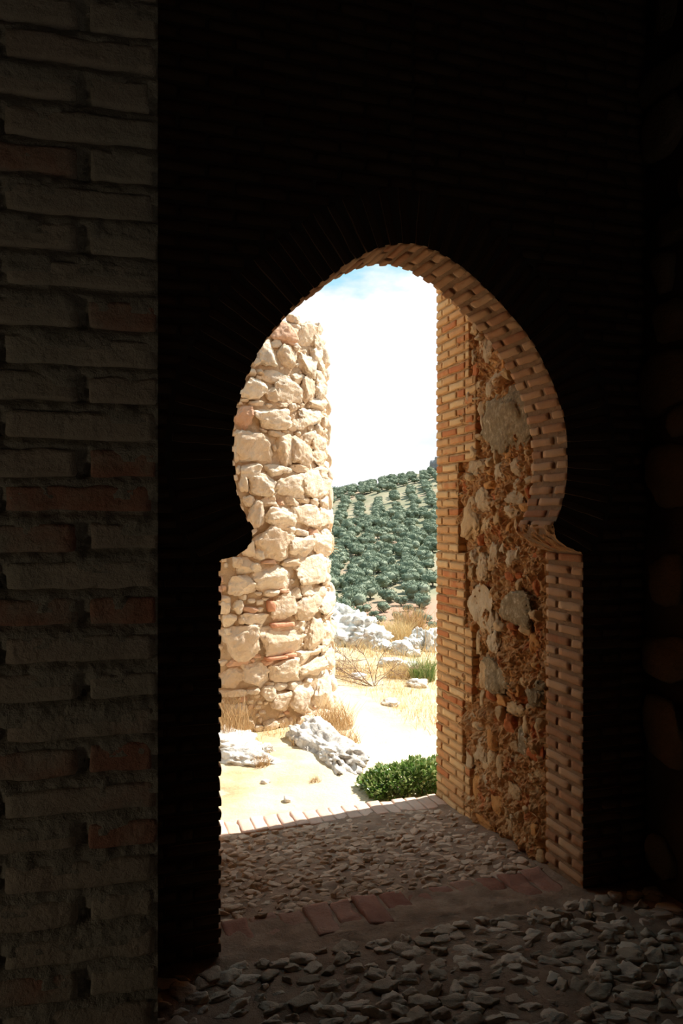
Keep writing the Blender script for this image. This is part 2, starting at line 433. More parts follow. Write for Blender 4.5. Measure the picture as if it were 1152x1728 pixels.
# masonry surveyed on the tower face (angle, height, width, height, kind) and in the passage wall (along, height, width, height, kind)
TOWER_STONES = [(0.757,3.172,0.283,0.179,1),(1.022,3.175,0.262,0.185,0),(1.228,3.161,0.254,0.165,0),(0.594,2.949,0.192,0.207,0),(0.799,2.938,0.201,0.196,0),(0.69,3.042,0.123,0.062,0),(0.806,3.065,0.117,0.039,1),(0.896,3.045,0.095,0.071,0),(1.048,2.914,0.259,0.202,0),(1.203,3.025,0.216,0.132,0),(0.501,2.862,0.082,0.061,0),(0.461,2.775,0.088,0.061,0),(0.542,2.786,0.076,0.05,0),(0.686,2.751,0.255,0.116,0),(0.489,2.648,0.212,0.159,0),(0.644,2.609,0.118,0.1,0),(0.845,2.653,0.313,0.173,0),(0.909,2.777,0.158,0.079,0),(1.041,2.688,0.165,0.21,0),(1.241,2.71,0.192,0.149,0),(0.509,2.528,0.124,0.065,0),(0.415,2.548,0.086,0.03,0),(0.741,2.537,0.109,0.047,0),(0.834,2.52,0.077,0.079,0),(0.505,2.452,0.082,0.053,0),(1.253,2.828,0.199,0.124,0),(1.288,2.95,0.195,0.125,0),(1.223,2.597,0.341,0.099,0),(0.876,3.282,0.139,0.071,0),(1.128,3.272,0.162,0.073,0),(1.284,3.275,0.165,0.1,0),(0.413,2.402,0.165,0.174,1),(0.656,2.403,0.332,0.177,0),(0.834,2.356,0.099,0.063,0),(0.92,2.395,0.16,0.103,0),(1.069,2.458,0.317,0.162,0),(0.363,2.268,0.1,0.075,0),(0.496,2.164,0.329,0.251,0),(0.762,2.155,0.193,0.242,0),(0.682,2.282,0.141,0.054,0),(0.935,2.166,0.24,0.207,0),(1.042,2.271,0.181,0.113,0),(1.21,2.252,0.263,0.132,0),(1.213,2.121,0.288,0.148,0),(0.353,2.106,0.054,0.128,0),(0.466,1.965,0.186,0.114,0),(0.363,1.974,0.046,0.068,0),(0.657,1.972,0.165,0.1,0),(0.768,1.988,0.112,0.055,0),(0.924,2.006,0.236,0.071,0),(0.553,1.861,0.229,0.176,0),(0.797,1.852,0.317,0.188,0),(1.052,1.876,0.292,0.234,0),(1.221,1.981,0.272,0.099,0),(1.306,1.852,0.297,0.167,0),(0.394,1.851,0.078,0.143,0),(0.436,1.715,0.087,0.083,0),(0.616,1.709,0.142,0.092,0),(0.71,1.71,0.067,0.047,1),(0.816,1.719,0.129,0.078,0),(0.957,1.729,0.222,0.04,0),(1.111,1.716,0.138,0.073,0),(1.342,1.711,0.295,0.109,0),(0.502,1.617,0.148,0.213,0),(0.705,1.586,0.288,0.178,0),(1.005,1.594,0.396,0.192,0),(1.31,1.593,0.366,0.191,0),(0.632,1.371,0.334,0.246,0),(0.787,1.457,0.115,0.078,0),(0.91,1.459,0.183,0.063,0),(1.097,1.455,0.151,0.065,1),(0.931,1.332,0.327,0.183,0),(1.209,1.347,0.372,0.181,0),(1.368,1.433,0.236,0.101,0),(0.416,1.329,0.142,0.136,0),(0.505,1.286,0.091,0.091,0),(0.346,1.225,0.084,0.083,0),(0.416,1.193,0.134,0.121,0),(0.483,1.176,0.106,0.084,0),(0.601,1.214,0.14,0.035,1),(0.79,1.203,0.199,0.063,0),(0.641,1.079,0.355,0.192,0),(1.025,1.121,0.484,0.248,0),(1.332,1.159,0.316,0.142,0),(1.347,1.023,0.284,0.126,0),(0.389,1.036,0.21,0.151,0),(0.617,0.949,0.151,0.061,0),(0.723,0.965,0.088,0.039,1),(0.846,0.941,0.157,0.079,0),(0.99,0.961,0.179,0.088,0),(1.135,0.925,0.237,0.098,0),(0.512,0.958,0.058,0.034,0),(0.722,0.821,0.271,0.224,0),(0.973,0.812,0.328,0.195,0),(1.288,0.809,0.416,0.184,0),(0.606,0.851,0.059,0.094,2),(1.329,0.701,0.323,0.084,0),(0.257,0.927,0.075,0.067,0),(0.254,0.86,0.083,0.1,0),(0.351,0.853,0.077,0.1,0),(0.441,0.827,0.115,0.059,1),(0.287,0.751,0.134,0.092,0),(0.378,0.755,0.052,0.075,0),(0.499,0.761,0.219,0.093,0),(0.7,0.689,0.223,0.039,2),(0.887,0.652,0.184,0.097,0),(0.374,0.563,0.31,0.268,0),(0.28,0.66,0.075,0.067,0),(0.712,0.552,0.421,0.232,0),(1.053,0.561,0.273,0.251,0),(1.31,0.547,0.367,0.194,0),(0.644,0.421,0.202,0.03,2),(0.765,0.427,0.113,0.035,2),(0.352,0.405,0.171,0.071,1),(0.243,0.411,0.083,0.05,0),(0.303,0.3,0.168,0.167,0),(0.483,0.302,0.226,0.202,0),(0.735,0.307,0.33,0.19,0),(0.571,0.394,0.095,0.059,1),(0.913,0.385,0.217,0.106,0),(1.061,0.407,0.191,0.054,0),(1.05,0.277,0.374,0.143,0),(1.324,0.294,0.335,0.176,0),(1.208,0.42,0.218,0.064,0),(0.311,0.17,0.219,0.067,0),(0.464,0.169,0.116,0.059,0),(0.58,0.134,0.125,0.111,0),(0.683,0.171,0.125,0.069,0),(0.894,0.055,0.292,0.237,0),(0.7,0.036,0.202,0.155,0),(0.796,0.167,0.105,0.061,0),(1.216,0.031,0.397,0.338,0),(0.971,0.171,0.119,0.053,0),(0.603,-0.127,0.129,0.102,0),(0.707,-0.14,0.115,0.103,0),(0.771,-0.142,0.068,0.083,0),(0.91,-0.179,0.244,0.127,0),(1.132,-0.146,0.483,0.097,0),(1.196,-0.254,0.338,0.099,0),(0.511,-0.144,0.11,0.051,0),(0.36,0.02,0.113,0.12,0),(0.278,0.006,0.09,0.12,0),(0.425,-0.098,0.126,0.081,0)]
RUBBLE_STONES = [(0.966,2.494,0.178,0.159,1),(1.114,2.485,0.066,0.082,1),(0.911,2.278,0.114,0.121,1),(0.713,2.087,0.443,0.283,2),(1.1,2.639,0.087,0.069,0),(1.065,1.875,0.195,0.085,1),(0.607,1.848,0.128,0.092,1),(0.807,1.828,0.105,0.097,1),(0.976,1.68,0.163,0.139,1),(1.151,1.597,0.229,0.208,0),(0.964,1.552,0.125,0.111,0),(0.628,1.685,0.183,0.077,1),(0.671,1.618,0.175,0.068,1),(0.854,1.694,0.095,0.033,3),(0.586,1.755,0.095,0.046,1),(0.848,1.384,0.16,0.127,1),(0.764,1.436,0.072,0.053,1),(0.654,1.389,0.108,0.103,1),(1.107,1.372,0.083,0.072,1),(1.002,1.317,0.137,0.131,1),(1.137,1.272,0.06,0.083,0),(1.025,1.097,0.288,0.223,1),(0.859,1.188,0.096,0.073,0),(0.606,1.147,0.297,0.152,2),(0.693,1.293,0.09,0.047,3),(0.606,1.299,0.057,0.032,3),(0.827,0.748,0.275,0.175,2),(0.969,0.721,0.101,0.145,0),(1.049,0.899,0.093,0.117,0),(0.87,0.936,0.14,0.122,1),(0.654,0.808,0.078,0.042,4),(0.654,0.738,0.117,0.093,4),(0.414,0.786,0.105,0.053,2),(0.423,0.726,0.123,0.111,2),(1.18,0.441,0.061,0.078,1),(1.096,0.481,0.083,0.041,1),(0.693,0.537,0.09,0.071,3),(0.458,0.978,0.107,0.08,4),(0.644,0.624,0.146,0.07,0),(1.04,0.338,0.167,0.141,1),(1.172,0.221,0.095,0.128,1),(0.939,0.248,0.111,0.055,0),(0.914,0.173,0.146,0.082,1),(1.065,0.081,0.117,0.148,4),(0.951,0.056,0.074,0.094,0),(0.544,0.479,0.103,0.121,2),(0.423,0.491,0.127,0.123,3),(0.433,0.282,0.108,0.138,0),(0.433,0.179,0.127,0.054,1),(0.989,-0.051,0.239,0.101,4),(0.819,0.068,0.129,0.108,4),(0.628,0.205,0.161,0.067,0),(0.705,0.012,0.089,0.079,0),(0.671,0.342,0.153,0.104,0)]

# ================================================================== STRUCTURE
AX_FACE = np.array([U, R, Z])           # local x along the wall, y into it, z up
AX_REV_R = np.array([R, U, Z])          # local x along the passage, y into the right-hand wall
AX_REV_STONE = np.array([R, Z, -U])     # local x along the passage, y up, z out of the right-hand wall
COURSE = 0.0535
TH = 0.037

# half widths of the horseshoe opening by height, springing to crown
HALF = [(1.565, .650), (1.60, .668), (1.64, .686), (1.70, .703), (1.76, .712), (1.82, .716), (1.90, .715), (1.97, .708),
        (2.06, .684), (2.14, .652), (2.20, .622), (2.27, .580), (2.34, .526), (2.39, .482), (2.446, .420), (2.50, .356),
        (2.543, .302), (2.584, .244), (2.622, .180), (2.650, .118), (2.667, .055), (2.672, .0)]
UC = 0.766
ARC = [(UC - h, z) for z, h in HALF] + [(UC + h, z) for z, h in HALF[-2::-1]]
IMP_L = [(0.0, 1.440), (0.022, 1.444), (0.055, 1.453), (0.088, 1.480), (0.110, 1.520), (0.114, 1.560)]
IMP_R = [(2 * UC - u + 0.0, z) for u, z in IMP_L[::-1]]
IMP_R = [(1.418, 1.560), (1.424, 1.520), (1.455, 1.492), (1.49, 1.466), (1.53, 1.450), (W, 1.440)]
def resample(pts, step):
    p = np.array(pts, float)
    s = np.concatenate([[0], np.cumsum(np.linalg.norm(np.diff(p, axis=0), axis=1))])
    n = max(2, int(round(s[-1] / step)) + 1)
    t = np.linspace(0, s[-1], n)
    return np.stack([np.interp(t, s, p[:, 0]), np.interp(t, s, p[:, 1])], 1)
def normals2(p):
    t = np.gradient(p, axis=0)
    n = np.stack([-t[:, 1], t[:, 0]], 1)
    return n / np.linalg.norm(n, axis=1, keepdims=True)      # points away from the opening when going left to right over the top
arc = resample(ARC, 0.02)
arc_n = normals2(arc)
ext = arc + arc_n * 0.235

def extent_at(curve, z):
    """left-most and right-most u of a curve at height z, or None"""
    a, b = curve[:-1], curve[1:]
    k = (a[:, 1] - z) * (b[:, 1] - z) <= 0
    if not k.any():
        return None
    t = (z - a[k, 1]) / np.where(np.abs(b[k, 1] - a[k, 1]) < 1e-9, 1e-9, b[k, 1] - a[k, 1])
    uu = a[k, 0] + t * (b[k, 0] - a[k, 0])
    return uu.min(), uu.max()

SEED = [0]
def sd():
    SEED[0] += 1
    return SEED[0]
def row_bricks(mb, u0, u1, z, v0, v1, first, ax=None, rnd=0.004, n=(3, 2, 2), place=None, th=TH, lens=(0.205, 0.205), rad=0.006, amp=0.002):
    """fill u0..u1 at height z with bricks"""
    u = u0
    k = 0
    while u < u1 - 0.03:
        l = first if k == 0 else lens[k % 2]
        l = min(l, u1 - u)
        if u1 - (u + l) < 0.035:
            l = u1 - u
        j = (RNG.random(3) - 0.5) * 2 * rnd
        brick(mb, P(u + l / 2, (v0 + v1) / 2 + j[0], z + j[1]), AX_FACE, ((l - 0.012) / 2, (v1 - v0) / 2, th / 2 + j[2] * 0.4), sd(), n, rad, amp)
        u += l
        k += 1

# ---- arch wall -----------------------------------------------------
arch_wall = bpy.data.objects.new('wall_arch', None)
COL.objects.link(arch_wall)
arch_wall.location = P(UC, 0.15, 0)
tag(arch_wall, kind='structure')
# mortar core: inner outline against an outer rectangle, swept through the wall
rc = 0.0115
inner = [(-rc, -0.1), (-rc, 0.7), (-rc, 1.43)] + IMP_L + [tuple(a + n * rc) for a, n in zip(arc, arc_n)] + IMP_R + [(W + rc, 1.43), (W + rc, 0.7), (W + rc, -0.1)]
inner = np.array(inner)
def outer_pt(p):
    u, z = p
    if u < UC and z < 1.75: return (-3.2, z)
    if u > UC and z < 1.75: return (1.94, z)
    return None
outer = []
zs = [q for q in inner]
nn_ = len(inner)
for i, p in enumerate(inner):
    o_ = outer_pt(p)
    if o_ is None:
        t_ = i / (nn_ - 1)
        a_ = math.atan2(p[1] - 1.75, p[0] - UC)          # pi .. 0 over the top
        d_ = np.array([math.cos(a_), math.sin(a_)])
        ks = []
        if d_[0] < -1e-6: ks.append((-3.2 - UC) / d_[0])
        if d_[0] > 1e-6: ks.append((1.94 - UC) / d_[0])
        if d_[1] > 1e-6: ks.append((4.1 - 1.75) / d_[1])
        k_ = min(ks)
        o_ = (UC + d_[0] * k_, 1.75 + d_[1] * k_)
    outer.append(o_)
outer = np.array(outer)
# add the corners
def ins_corner(inner, outer, cu, cz):
    for i in range(len(outer) - 1):
        a, b = outer[i], outer[i + 1]
        if (abs(a[0] - cu) < 1e-3) != (abs(b[0] - cu) < 1e-3) and (abs(a[1] - cz) < 1e-3) != (abs(b[1] - cz) < 1e-3) and min(abs(a[0] - cu), abs(b[0] - cu)) < 1e-3 and min(abs(a[1] - cz), abs(b[1] - cz)) < 1e-3:
            return np.insert(inner, i + 1, (inner[i] + inner[i + 1]) / 2, axis=0), np.insert(outer, i + 1, (cu, cz), axis=0)
    return inner, outer
inner, outer = ins_corner(inner, outer, -3.2, 4.1)
inner, outer = ins_corner(inner, outer, 1.94, 4.1)
mb = MB()
n_ = len(inner)
vv = []
for v_ in (0.014, 0.30):
    for ring in (inner, outer):
        vv += [P(a, v_, b) for a, b in ring]
fa = []
for i in range(n_ - 1):
    fa.append((i, i + 1, n_ + i + 1, n_ + i))                                    # front
    fa.append((2 * n_ + i, 3 * n_ + i, 3 * n_ + i + 1, 2 * n_ + i + 1))          # back
    fa.append((i, 2 * n_ + i, 2 * n_ + i + 1, i + 1))                            # intrados
    fa.append((n_ + i, n_ + i + 1, 3 * n_ + i + 1, 3 * n_ + i))
mb.add(vv, fa, [0, 1, 1, 0] * (n_ - 1))
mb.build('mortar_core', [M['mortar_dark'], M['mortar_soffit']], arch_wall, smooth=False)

# horizontal brick facing
mb = MB()
z = 0.022
k = 0
while z < 4.05:
    off = (0.205 if k % 2 else 0.10)
    e = extent_at(ext, z)
    if z < 1.43:
        # jamb corner bricks are built with the jambs
        lu, ru = (-0.205 if k % 2 else -0.1), (W + (0.205 if k % 2 else 0.1))
    elif z < 1.60 and e is None:
        lu, ru = 0.03 if z < 1.46 else 0.07, W - 0.03
    elif e is not None:
        lu, ru = e
        lu -= 0.012; ru += 0.012
    else:
        lu = ru = UC
    if 1.43 <= z < 1.60:
        e0 = extent_at(np.vstack([np.array(IMP_L), arc, np.array(IMP_R)]), z)
        if e is None and e0 is not None:
            lu, ru = e0[0] - 0.02, e0[1] + 0.02
    # left run, laid from the opening outwards
    row_bricks(mb, -1.9, lu, z, -0.004, 0.09, off)
    row_bricks(mb, ru, 1.9, z, -0.004, 0.09, off)
    z += COURSE
    k += 1
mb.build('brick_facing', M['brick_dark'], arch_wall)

# jambs
for side in (0, 1):
    mb = MB()
    z = 0.022
    k = 0
    while z < 1.425:
        j = (RNG.random(6) - 0.5) * 0.007
        u_in = 0.0 if side == 0 else W
        s_ = -1 if side == 0 else 1
        if k % 2 == 0:
            parts = [(0.0, 0.205, 0.10), (0.215, 0.315, 0.10)]
        else:
            parts = [(0.0, 0.098, 0.205), (0.108, 0.315, 0.10)]
        for q, (a, b, dep) in enumerate(parts):
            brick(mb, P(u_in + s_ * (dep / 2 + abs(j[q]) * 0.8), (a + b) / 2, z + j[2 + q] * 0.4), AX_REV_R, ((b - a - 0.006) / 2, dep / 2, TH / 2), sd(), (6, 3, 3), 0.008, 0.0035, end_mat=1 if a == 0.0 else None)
        z += COURSE
        k += 1
    mb.build('jamb', [M['brick_soffit'], M['brick_dark']], arch_wall)  # dark colour on the room-side brick ends paints in shade

# voussoirs of the horseshoe arch
mb = MB()
vs = resample(ARC, COURSE)
vn = normals2(vs)
for i in range(len(vs)):
    nrm = np.array([vn[i, 0], vn[i, 1]])
    tng = np.array([nrm[1], -nrm[0]])
    ax = np.array([R, nrm[0] * U + nrm[1] * Z, tng[0] * U + tng[1] * Z])
    parts = [(0.0, 0.205), (0.215, 0.315)] if i % 2 else [(0.0, 0.10), (0.11, 0.315)]
    for a, b in parts:
        dep = 0.23
        j = (RNG.random(3) - 0.5)
        c = vs[i] + nrm * (dep / 2 + 0.004 + j[0] * 0.008)
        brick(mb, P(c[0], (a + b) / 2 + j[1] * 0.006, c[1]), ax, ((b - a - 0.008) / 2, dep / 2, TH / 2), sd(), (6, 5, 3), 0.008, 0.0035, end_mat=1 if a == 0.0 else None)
mb.build('arch_ring', [M['brick_soffit'], M['brick_dark']], arch_wall)  # front ends darkened by colour to stand for the room's shade

# rough mortar imposts under the horseshoe
for side, prof in ((0, IMP_L), (1, IMP_R)):
    mb = MB()
    pr = resample(prof, 0.006)
    nv = 56
    vg = np.linspace(0.004, 0.325, nv)
    pts = []
    for i in range(len(pr)):
        for b in vg:
            pts.append((pr[i, 0], b, pr[i, 1]))
    pts = np.array(pts)
    dn = 0.013 * fbm(np.stack([pts[:, 0] * 20, pts[:, 1] * 20, pts[:, 2] * 20], 1), 31 + side, 5, 0.65) + 0.004
    s_ = 1 if side == 0 else -1
    wv = np.array([P(p[0] + s_ * d, p[1], p[2]) for p, d in zip(pts, dn)])
    mb.add(wv, grid_faces(len(pr), nv, side == 1))
    mb.build('impost', M['rubble_mortar'], arch_wall)

# ---- right passage wall ---------------------------------------------
wpr = bpy.data.objects.new('wall_passage_right', None)
COL.objects.link(wpr)
wpr.location = P(W + 0.2, 0.9, 0)
tag(wpr, kind='structure')
mb = MB()
nv, nz = 260, 820
vg = np.linspace(0.27, 1.55, nv)
zg = np.linspace(-0.25, 3.65, nz)
vv_, zz_ = np.meshgrid(vg, zg, indexing='ij')
pp = np.stack([vv_.ravel(), zz_.ravel(), np.zeros(nv * nz)], 1)
disp = 0.016 * fbm(pp * 5.0, 3, 3) + 0.022 * fbm(pp * 14.0, 4, 5, 0.68) + 0.006 * fbm(pp * 48, 6, 3, 0.7)
flat = np.clip((pp[:, 0] - 1.30) / 0.08, 0, 1)          # calm behind the quoins
near = np.clip((0.36 - pp[:, 0]) / 0.06, 0, 1)
hole = np.exp(-(((pp[:, 0] - 0.90) / 0.035) ** 2 + ((pp[:, 1] - 1.775) / 0.022) ** 2))
uo = W + 0.024 - disp * (1 - flat) * (1 - near) + 0.010 * flat + 0.004 * near + 0.12 * hole
wv = P1 + uo[:, None] * U + pp[:, :1] * R + pp[:, 1:2] * Z
mb.add(wv, grid_faces(nv, nz, True))
box(mb, P(W + 0.12 + 1.0, 0.82, 1.8), AX_FACE, (1.0, 0.77, 2.35))
box(mb, P(W + 0.075 + 0.06, 1.55, 1.8), AX_FACE, (0.06, 0.04, 2.35))
mb.build('rubble_infill', M['rubble_mortar'], wpr)
# stones in the infill
mb = MB()
RS = RUBBLE_STONES
for i, (v_, z_, w_, h_, c_) in enumerate(RS):
    dep = 0.024 + 0.09 * min(w_, h_) * 0.6
    stone(mb, P(W + 0.034 + (-0.006 if c_ == 2 else 0.0), v_, z_), AX_REV_STONE, (w_ * 0.56, h_ * 0.58, dep), 200 + i, 20 if w_ > 0.13 else 12, 3.4, 0.22, 7, 0.66, 1.7, c_, 0.10)
rs = np.random.default_rng(5)
placed = [(a, b, c * 0.5, d * 0.5) for a, b, c, d, _ in RS]
tries = 0
while tries < 330:
    tries += 1
    a, b = rs.uniform(0.38, 1.16), rs.uniform(-0.05, 3.3)
    w_, h_ = rs.uniform(0.02, 0.06), rs.uniform(0.015, 0.05)
    if any(((a - q[0]) / (w_ + q[2])) ** 2 + ((b - q[1]) / (h_ + q[3])) ** 2 < 0.8 for q in placed):
        continue
    placed.append((a, b, w_, h_))
    stone(mb, P(W + 0.030, a, b), AX_REV_STONE, (w_, h_ * 1.1, rs.uniform(0.02, 0.04)), 900 + tries, 6, 3.0, 0.2, 5, 0.7, 1.5, int(rs.choice([0, 0, 0, 1, 3, 4, 0])))
mb.build('rubble_stones', [M['rub_tan'], M['rub_pale'], M['rub_grey'], M['rub_red'], M['rub_orange']], wpr)
# outer brick quoins, toothed into the rubble
mb = MB()
z = -0.155
k = 0
def quoin_v0(z):
    for zt, v0 in ((0.20, 1.12), (0.538, 1.215), (0.983, 1.09), (1.394, 1.18), (1.93, 1.275), (2.39, 1.045)):
        if z < zt:
            return v0
    return 1.135
while z < 3.6:
    v0 = quoin_v0(z)
    segs = [0.095, 0.212, 0.108, 0.212, 0.108] if k % 2 else [0.195, 0.222, 0.108, 0.2]
    b = LR
    for l in segs:
        a = max(b - l, v0)
        if b - a < 0.045:
            break
        j = (RNG.random(3) - 0.5)
        brick(mb, P(W + 0.055 + j[0] * 0.006, (a + b) / 2, z + j[1] * 0.004), AX_REV_R, ((b - a - 0.010) / 2, 0.055, 0.0365 / 2 + j[2] * 0.003), sd(), (8, 3, 3), 0.0045, 0.0028)
        b = a
    z += 0.0522
    k += 1
mb.build('brick_quoins', M['brick_gate'], wpr)
mb = MB()
z = -0.155
while z < 3.6:                     # bedding mortar, a little behind the brick faces
    v0 = quoin_v0(z) + 0.01
    brick(mb, P(W + 0.0555, (v0 + LR - 0.010) / 2, z), AX_REV_R, ((LR - 0.010 - v0) / 2, 0.050, 0.0262), sd(), (24, 2, 6), 0.003, 0.004, 40)
    z += 0.0522
mb.build('quoin_mortar', M['mortar_gate'], wpr)

# ---- left passage wall ------------------------------------------------
wpl = bpy.data.objects.new('wall_passage_left', None)
COL.objects.link(wpl)
wpl.location = P(-0.3, 0.9, 0)
tag(wpl, kind='structure')
mb = MB()
box(mb, P(-0.022 - 1.5, 0.955, 1.8), AX_FACE, (1.5, 0.645, 2.35))
mb.build('mortar_core', M['mortar_gate'], wpl, smooth=False)
mb = MB()
z = -0.13
k = 0
while z < 3.6:
    b = LR
    first = True
    while b > 0.36:
        l = (0.10 if k % 2 else 0.205) if first else 0.205
        first = False
        a = max(b - l, 0.32)
        j = (RNG.random(2) - 0.5)
        brick(mb, P(-0.05 + j[0] * 0.006, (a + b) / 2, z), AX_REV_R, ((b - a - 0.012) / 2, 0.05, TH / 2), sd(), (3, 2, 2), 0.006, 0.003)
        b = a
    z += COURSE
    k += 1
mb.build('brick_facing', M['brick_gate'], wpl)

# ---- passage vault / roof ------------------------------------------
mb = MB()
box(mb, P(0.78, 0.955, 3.9), AX_FACE, (1.3, 0.645, 0.35))
tag(mb.build('ceiling_passage', M['mortar_gate'], origin=P(0.78, 0.95, 3.9), smooth=False), kind='structure')

# ---- the dark room -----------------------------------------------------
def rough_wall(name, a0, a1, z0, z1, pos, amp, material, seed, res=0.05, flip=False, stones=0, axn=None):
    """rubble wall sheet with a solid back"""
    na, nz = int((a1 - a0) / res) + 2, int((z1 - z0) / res) + 2
    A, B = np.meshgrid(np.linspace(a0, a1, na), np.linspace(z0, z1, nz), indexing='ij')
    q = np.stack([A.ravel(), B.ravel(), np.full(na * nz, seed * 1.7)], 1)
    d = amp * fbm(q * 3.0, seed, 4, 0.6)
    mb = MB()
    mb.add(np.array([pos(a, b, e) for a, b, e in zip(q[:, 0], q[:, 1], d)]), grid_faces(na, nz, flip))
    return mb
mb = rough_wall('wall_right', -7.2, 0.02, -0.1, 4.1, lambda a, b, e: P(1.90 - e, a, b), 0.025, None, 7, 0.03)
box(mb, P(2.22, -3.5, 2.0), AX_FACE, (0.28, 3.7, 2.1))
rs = np.random.default_rng(8)
pl_ = []
for t_ in range(900):
    a, b = rs.uniform(-3.6, -0.08), rs.uniform(0.05, 3.9)
    w_, h_ = rs.uniform(0.07, 0.19), rs.uniform(0.06, 0.15)
    if any(((a - q[0]) / (w_ + q[2])) ** 2 + ((b - q[1]) / (h_ + q[3])) ** 2 < 0.85 for q in pl_):
        continue
    pl_.append((a, b, w_, h_))
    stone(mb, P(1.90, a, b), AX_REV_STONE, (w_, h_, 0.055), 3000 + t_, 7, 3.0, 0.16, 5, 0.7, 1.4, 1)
tag(mb.build('wall_right', [M['mortar_dark'], M['rub_dark']], origin=P(1.95, -3, 0)), kind='structure')

I3 = np.eye(3)
mb = MB()
box(mb, (0.6, -2.75, 2.0), I3, (4.6, 0.15, 2.1))
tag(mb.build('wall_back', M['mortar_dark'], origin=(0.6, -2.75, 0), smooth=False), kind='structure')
# left wall with the small window that lights the pier
mb = MB()
x0 = -1.98
box(mb, (x0, -1.475, 2.0), I3, (0.25, 1.325, 2.1))
box(mb, (x0, 1.825, 2.0), I3, (0.25, 1.475, 2.1))
box(mb, (x0, 0.10, 0.325), I3, (0.25, 0.25, 0.425))
box(mb, (x0, 0.10, 2.825), I3, (0.25, 0.25, 1.275))
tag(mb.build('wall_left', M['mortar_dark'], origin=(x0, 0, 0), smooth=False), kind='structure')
mb = MB()
box(mb, (0.2, 0.3, 4.22), I3, (5.0, 3.4, 0.12))
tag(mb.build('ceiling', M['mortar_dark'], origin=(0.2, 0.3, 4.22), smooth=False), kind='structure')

# ---- near brick pier on the left ---------------------------------------
PE = np.array([-0.270, 1.217, 0.0])
PD = np.array([-0.9703, -0.2419, 0.0])         # along its face, away from the corner
PN = np.array([0.2419, -0.9703, 0.0])          # out of its face
AX_PIER = np.array([-PD, -PN, Z])
pier = bpy.data.objects.new('pillar_left', None)
COL.objects.link(pier)
pier.location = PE + PD * 0.9 - PN * 0.25
tag(pier, kind='structure')
def Q(a, d, z):
    return PE + PD * a - PN * d + Z * z
PC = 0.0537
mb = MB()
na, nz = 260, 820
A, B = np.meshgrid(np.concatenate([np.linspace(-0.001, 0.50, 140)[:-1], np.linspace(0.50, 1.85, 121)]), np.linspace(-0.02, 3.2, nz), indexing='ij')
q = np.stack([A.ravel(), B.ravel(), np.zeros(na * nz)], 1)
# flush joints crumble: rough, fuller at the top of each joint
ph = ((q[:, 1] - 0.012) / PC) % 1.0                      # 0.37..0.63 is the bed joint
jf = np.clip((ph - 0.36) / 0.28, 0, 1)
d = 0.001 + 0.011 * jf ** 2.2 - 0.004 * fbm(q * 38, 41, 4, 0.6) - 0.003 * fbm(q * 9, 42, 2)
kk = np.floor((q[:, 1] - 0.012) / PC + 0.5).astype(int) % 2
ja = np.where(kk == 1, 0.112, 0.226) - 0.008
for off_ in np.arange(8) * 0.228:
    d = d + 0.010 * np.exp(-((q[:, 0] - ja - off_) / 0.008) ** 2) * (np.abs(ph - np.round(ph)) < 0.36)
wv = PE + q[:, :1] * PD - d[:, None] * PN + q[:, 1:2] * Z
mb.add(wv, grid_faces(na, nz, False))
box(mb, Q(0.92 + 0.012, 0.27, 2.05), AX_PIER, (0.92, 0.245, 2.1), 1)
mb.build('mortar_core', [M['mortar_pier'], M['mortar_dark']], pier)
mb = MB()
z = 0.012
k = 0
while z < 4.1:
    hd = 0.112 if k % 2 else 0.226
    a = 0.0
    q_ = 0
    fine = 0.6 < z < 2.5
    while a < 1.85:
        l = hd if q_ == 0 else 0.228
        dd = (RNG.random(6) - 0.5)
        near_ = fine and a < 1.2
        lastz = z + dd[1] * 0.004
        a0 = a + (abs(dd[3]) * 0.02 if q_ == 0 and RNG.random() < 0.35 else 0.0)
        dep = 0.25 if q_ == 0 else 0.06
        brick(mb, Q((a0 + a + l - 0.016) / 2, dep / 2 - 0.001 + dd[0] * 0.004, lastz), AX_PIER, ((a + l - 0.016 - a0) / 2, dep / 2, 0.0395 / 2 + dd[2] * 0.003), sd(), (16, 4, 6) if near_ else (3, 2, 2), 0.006, 0.0032, 34)
        a += l
        q_ += 1
    z += PC
    k += 1
mb.build('brick_facing', M['brick_pier'], pier)

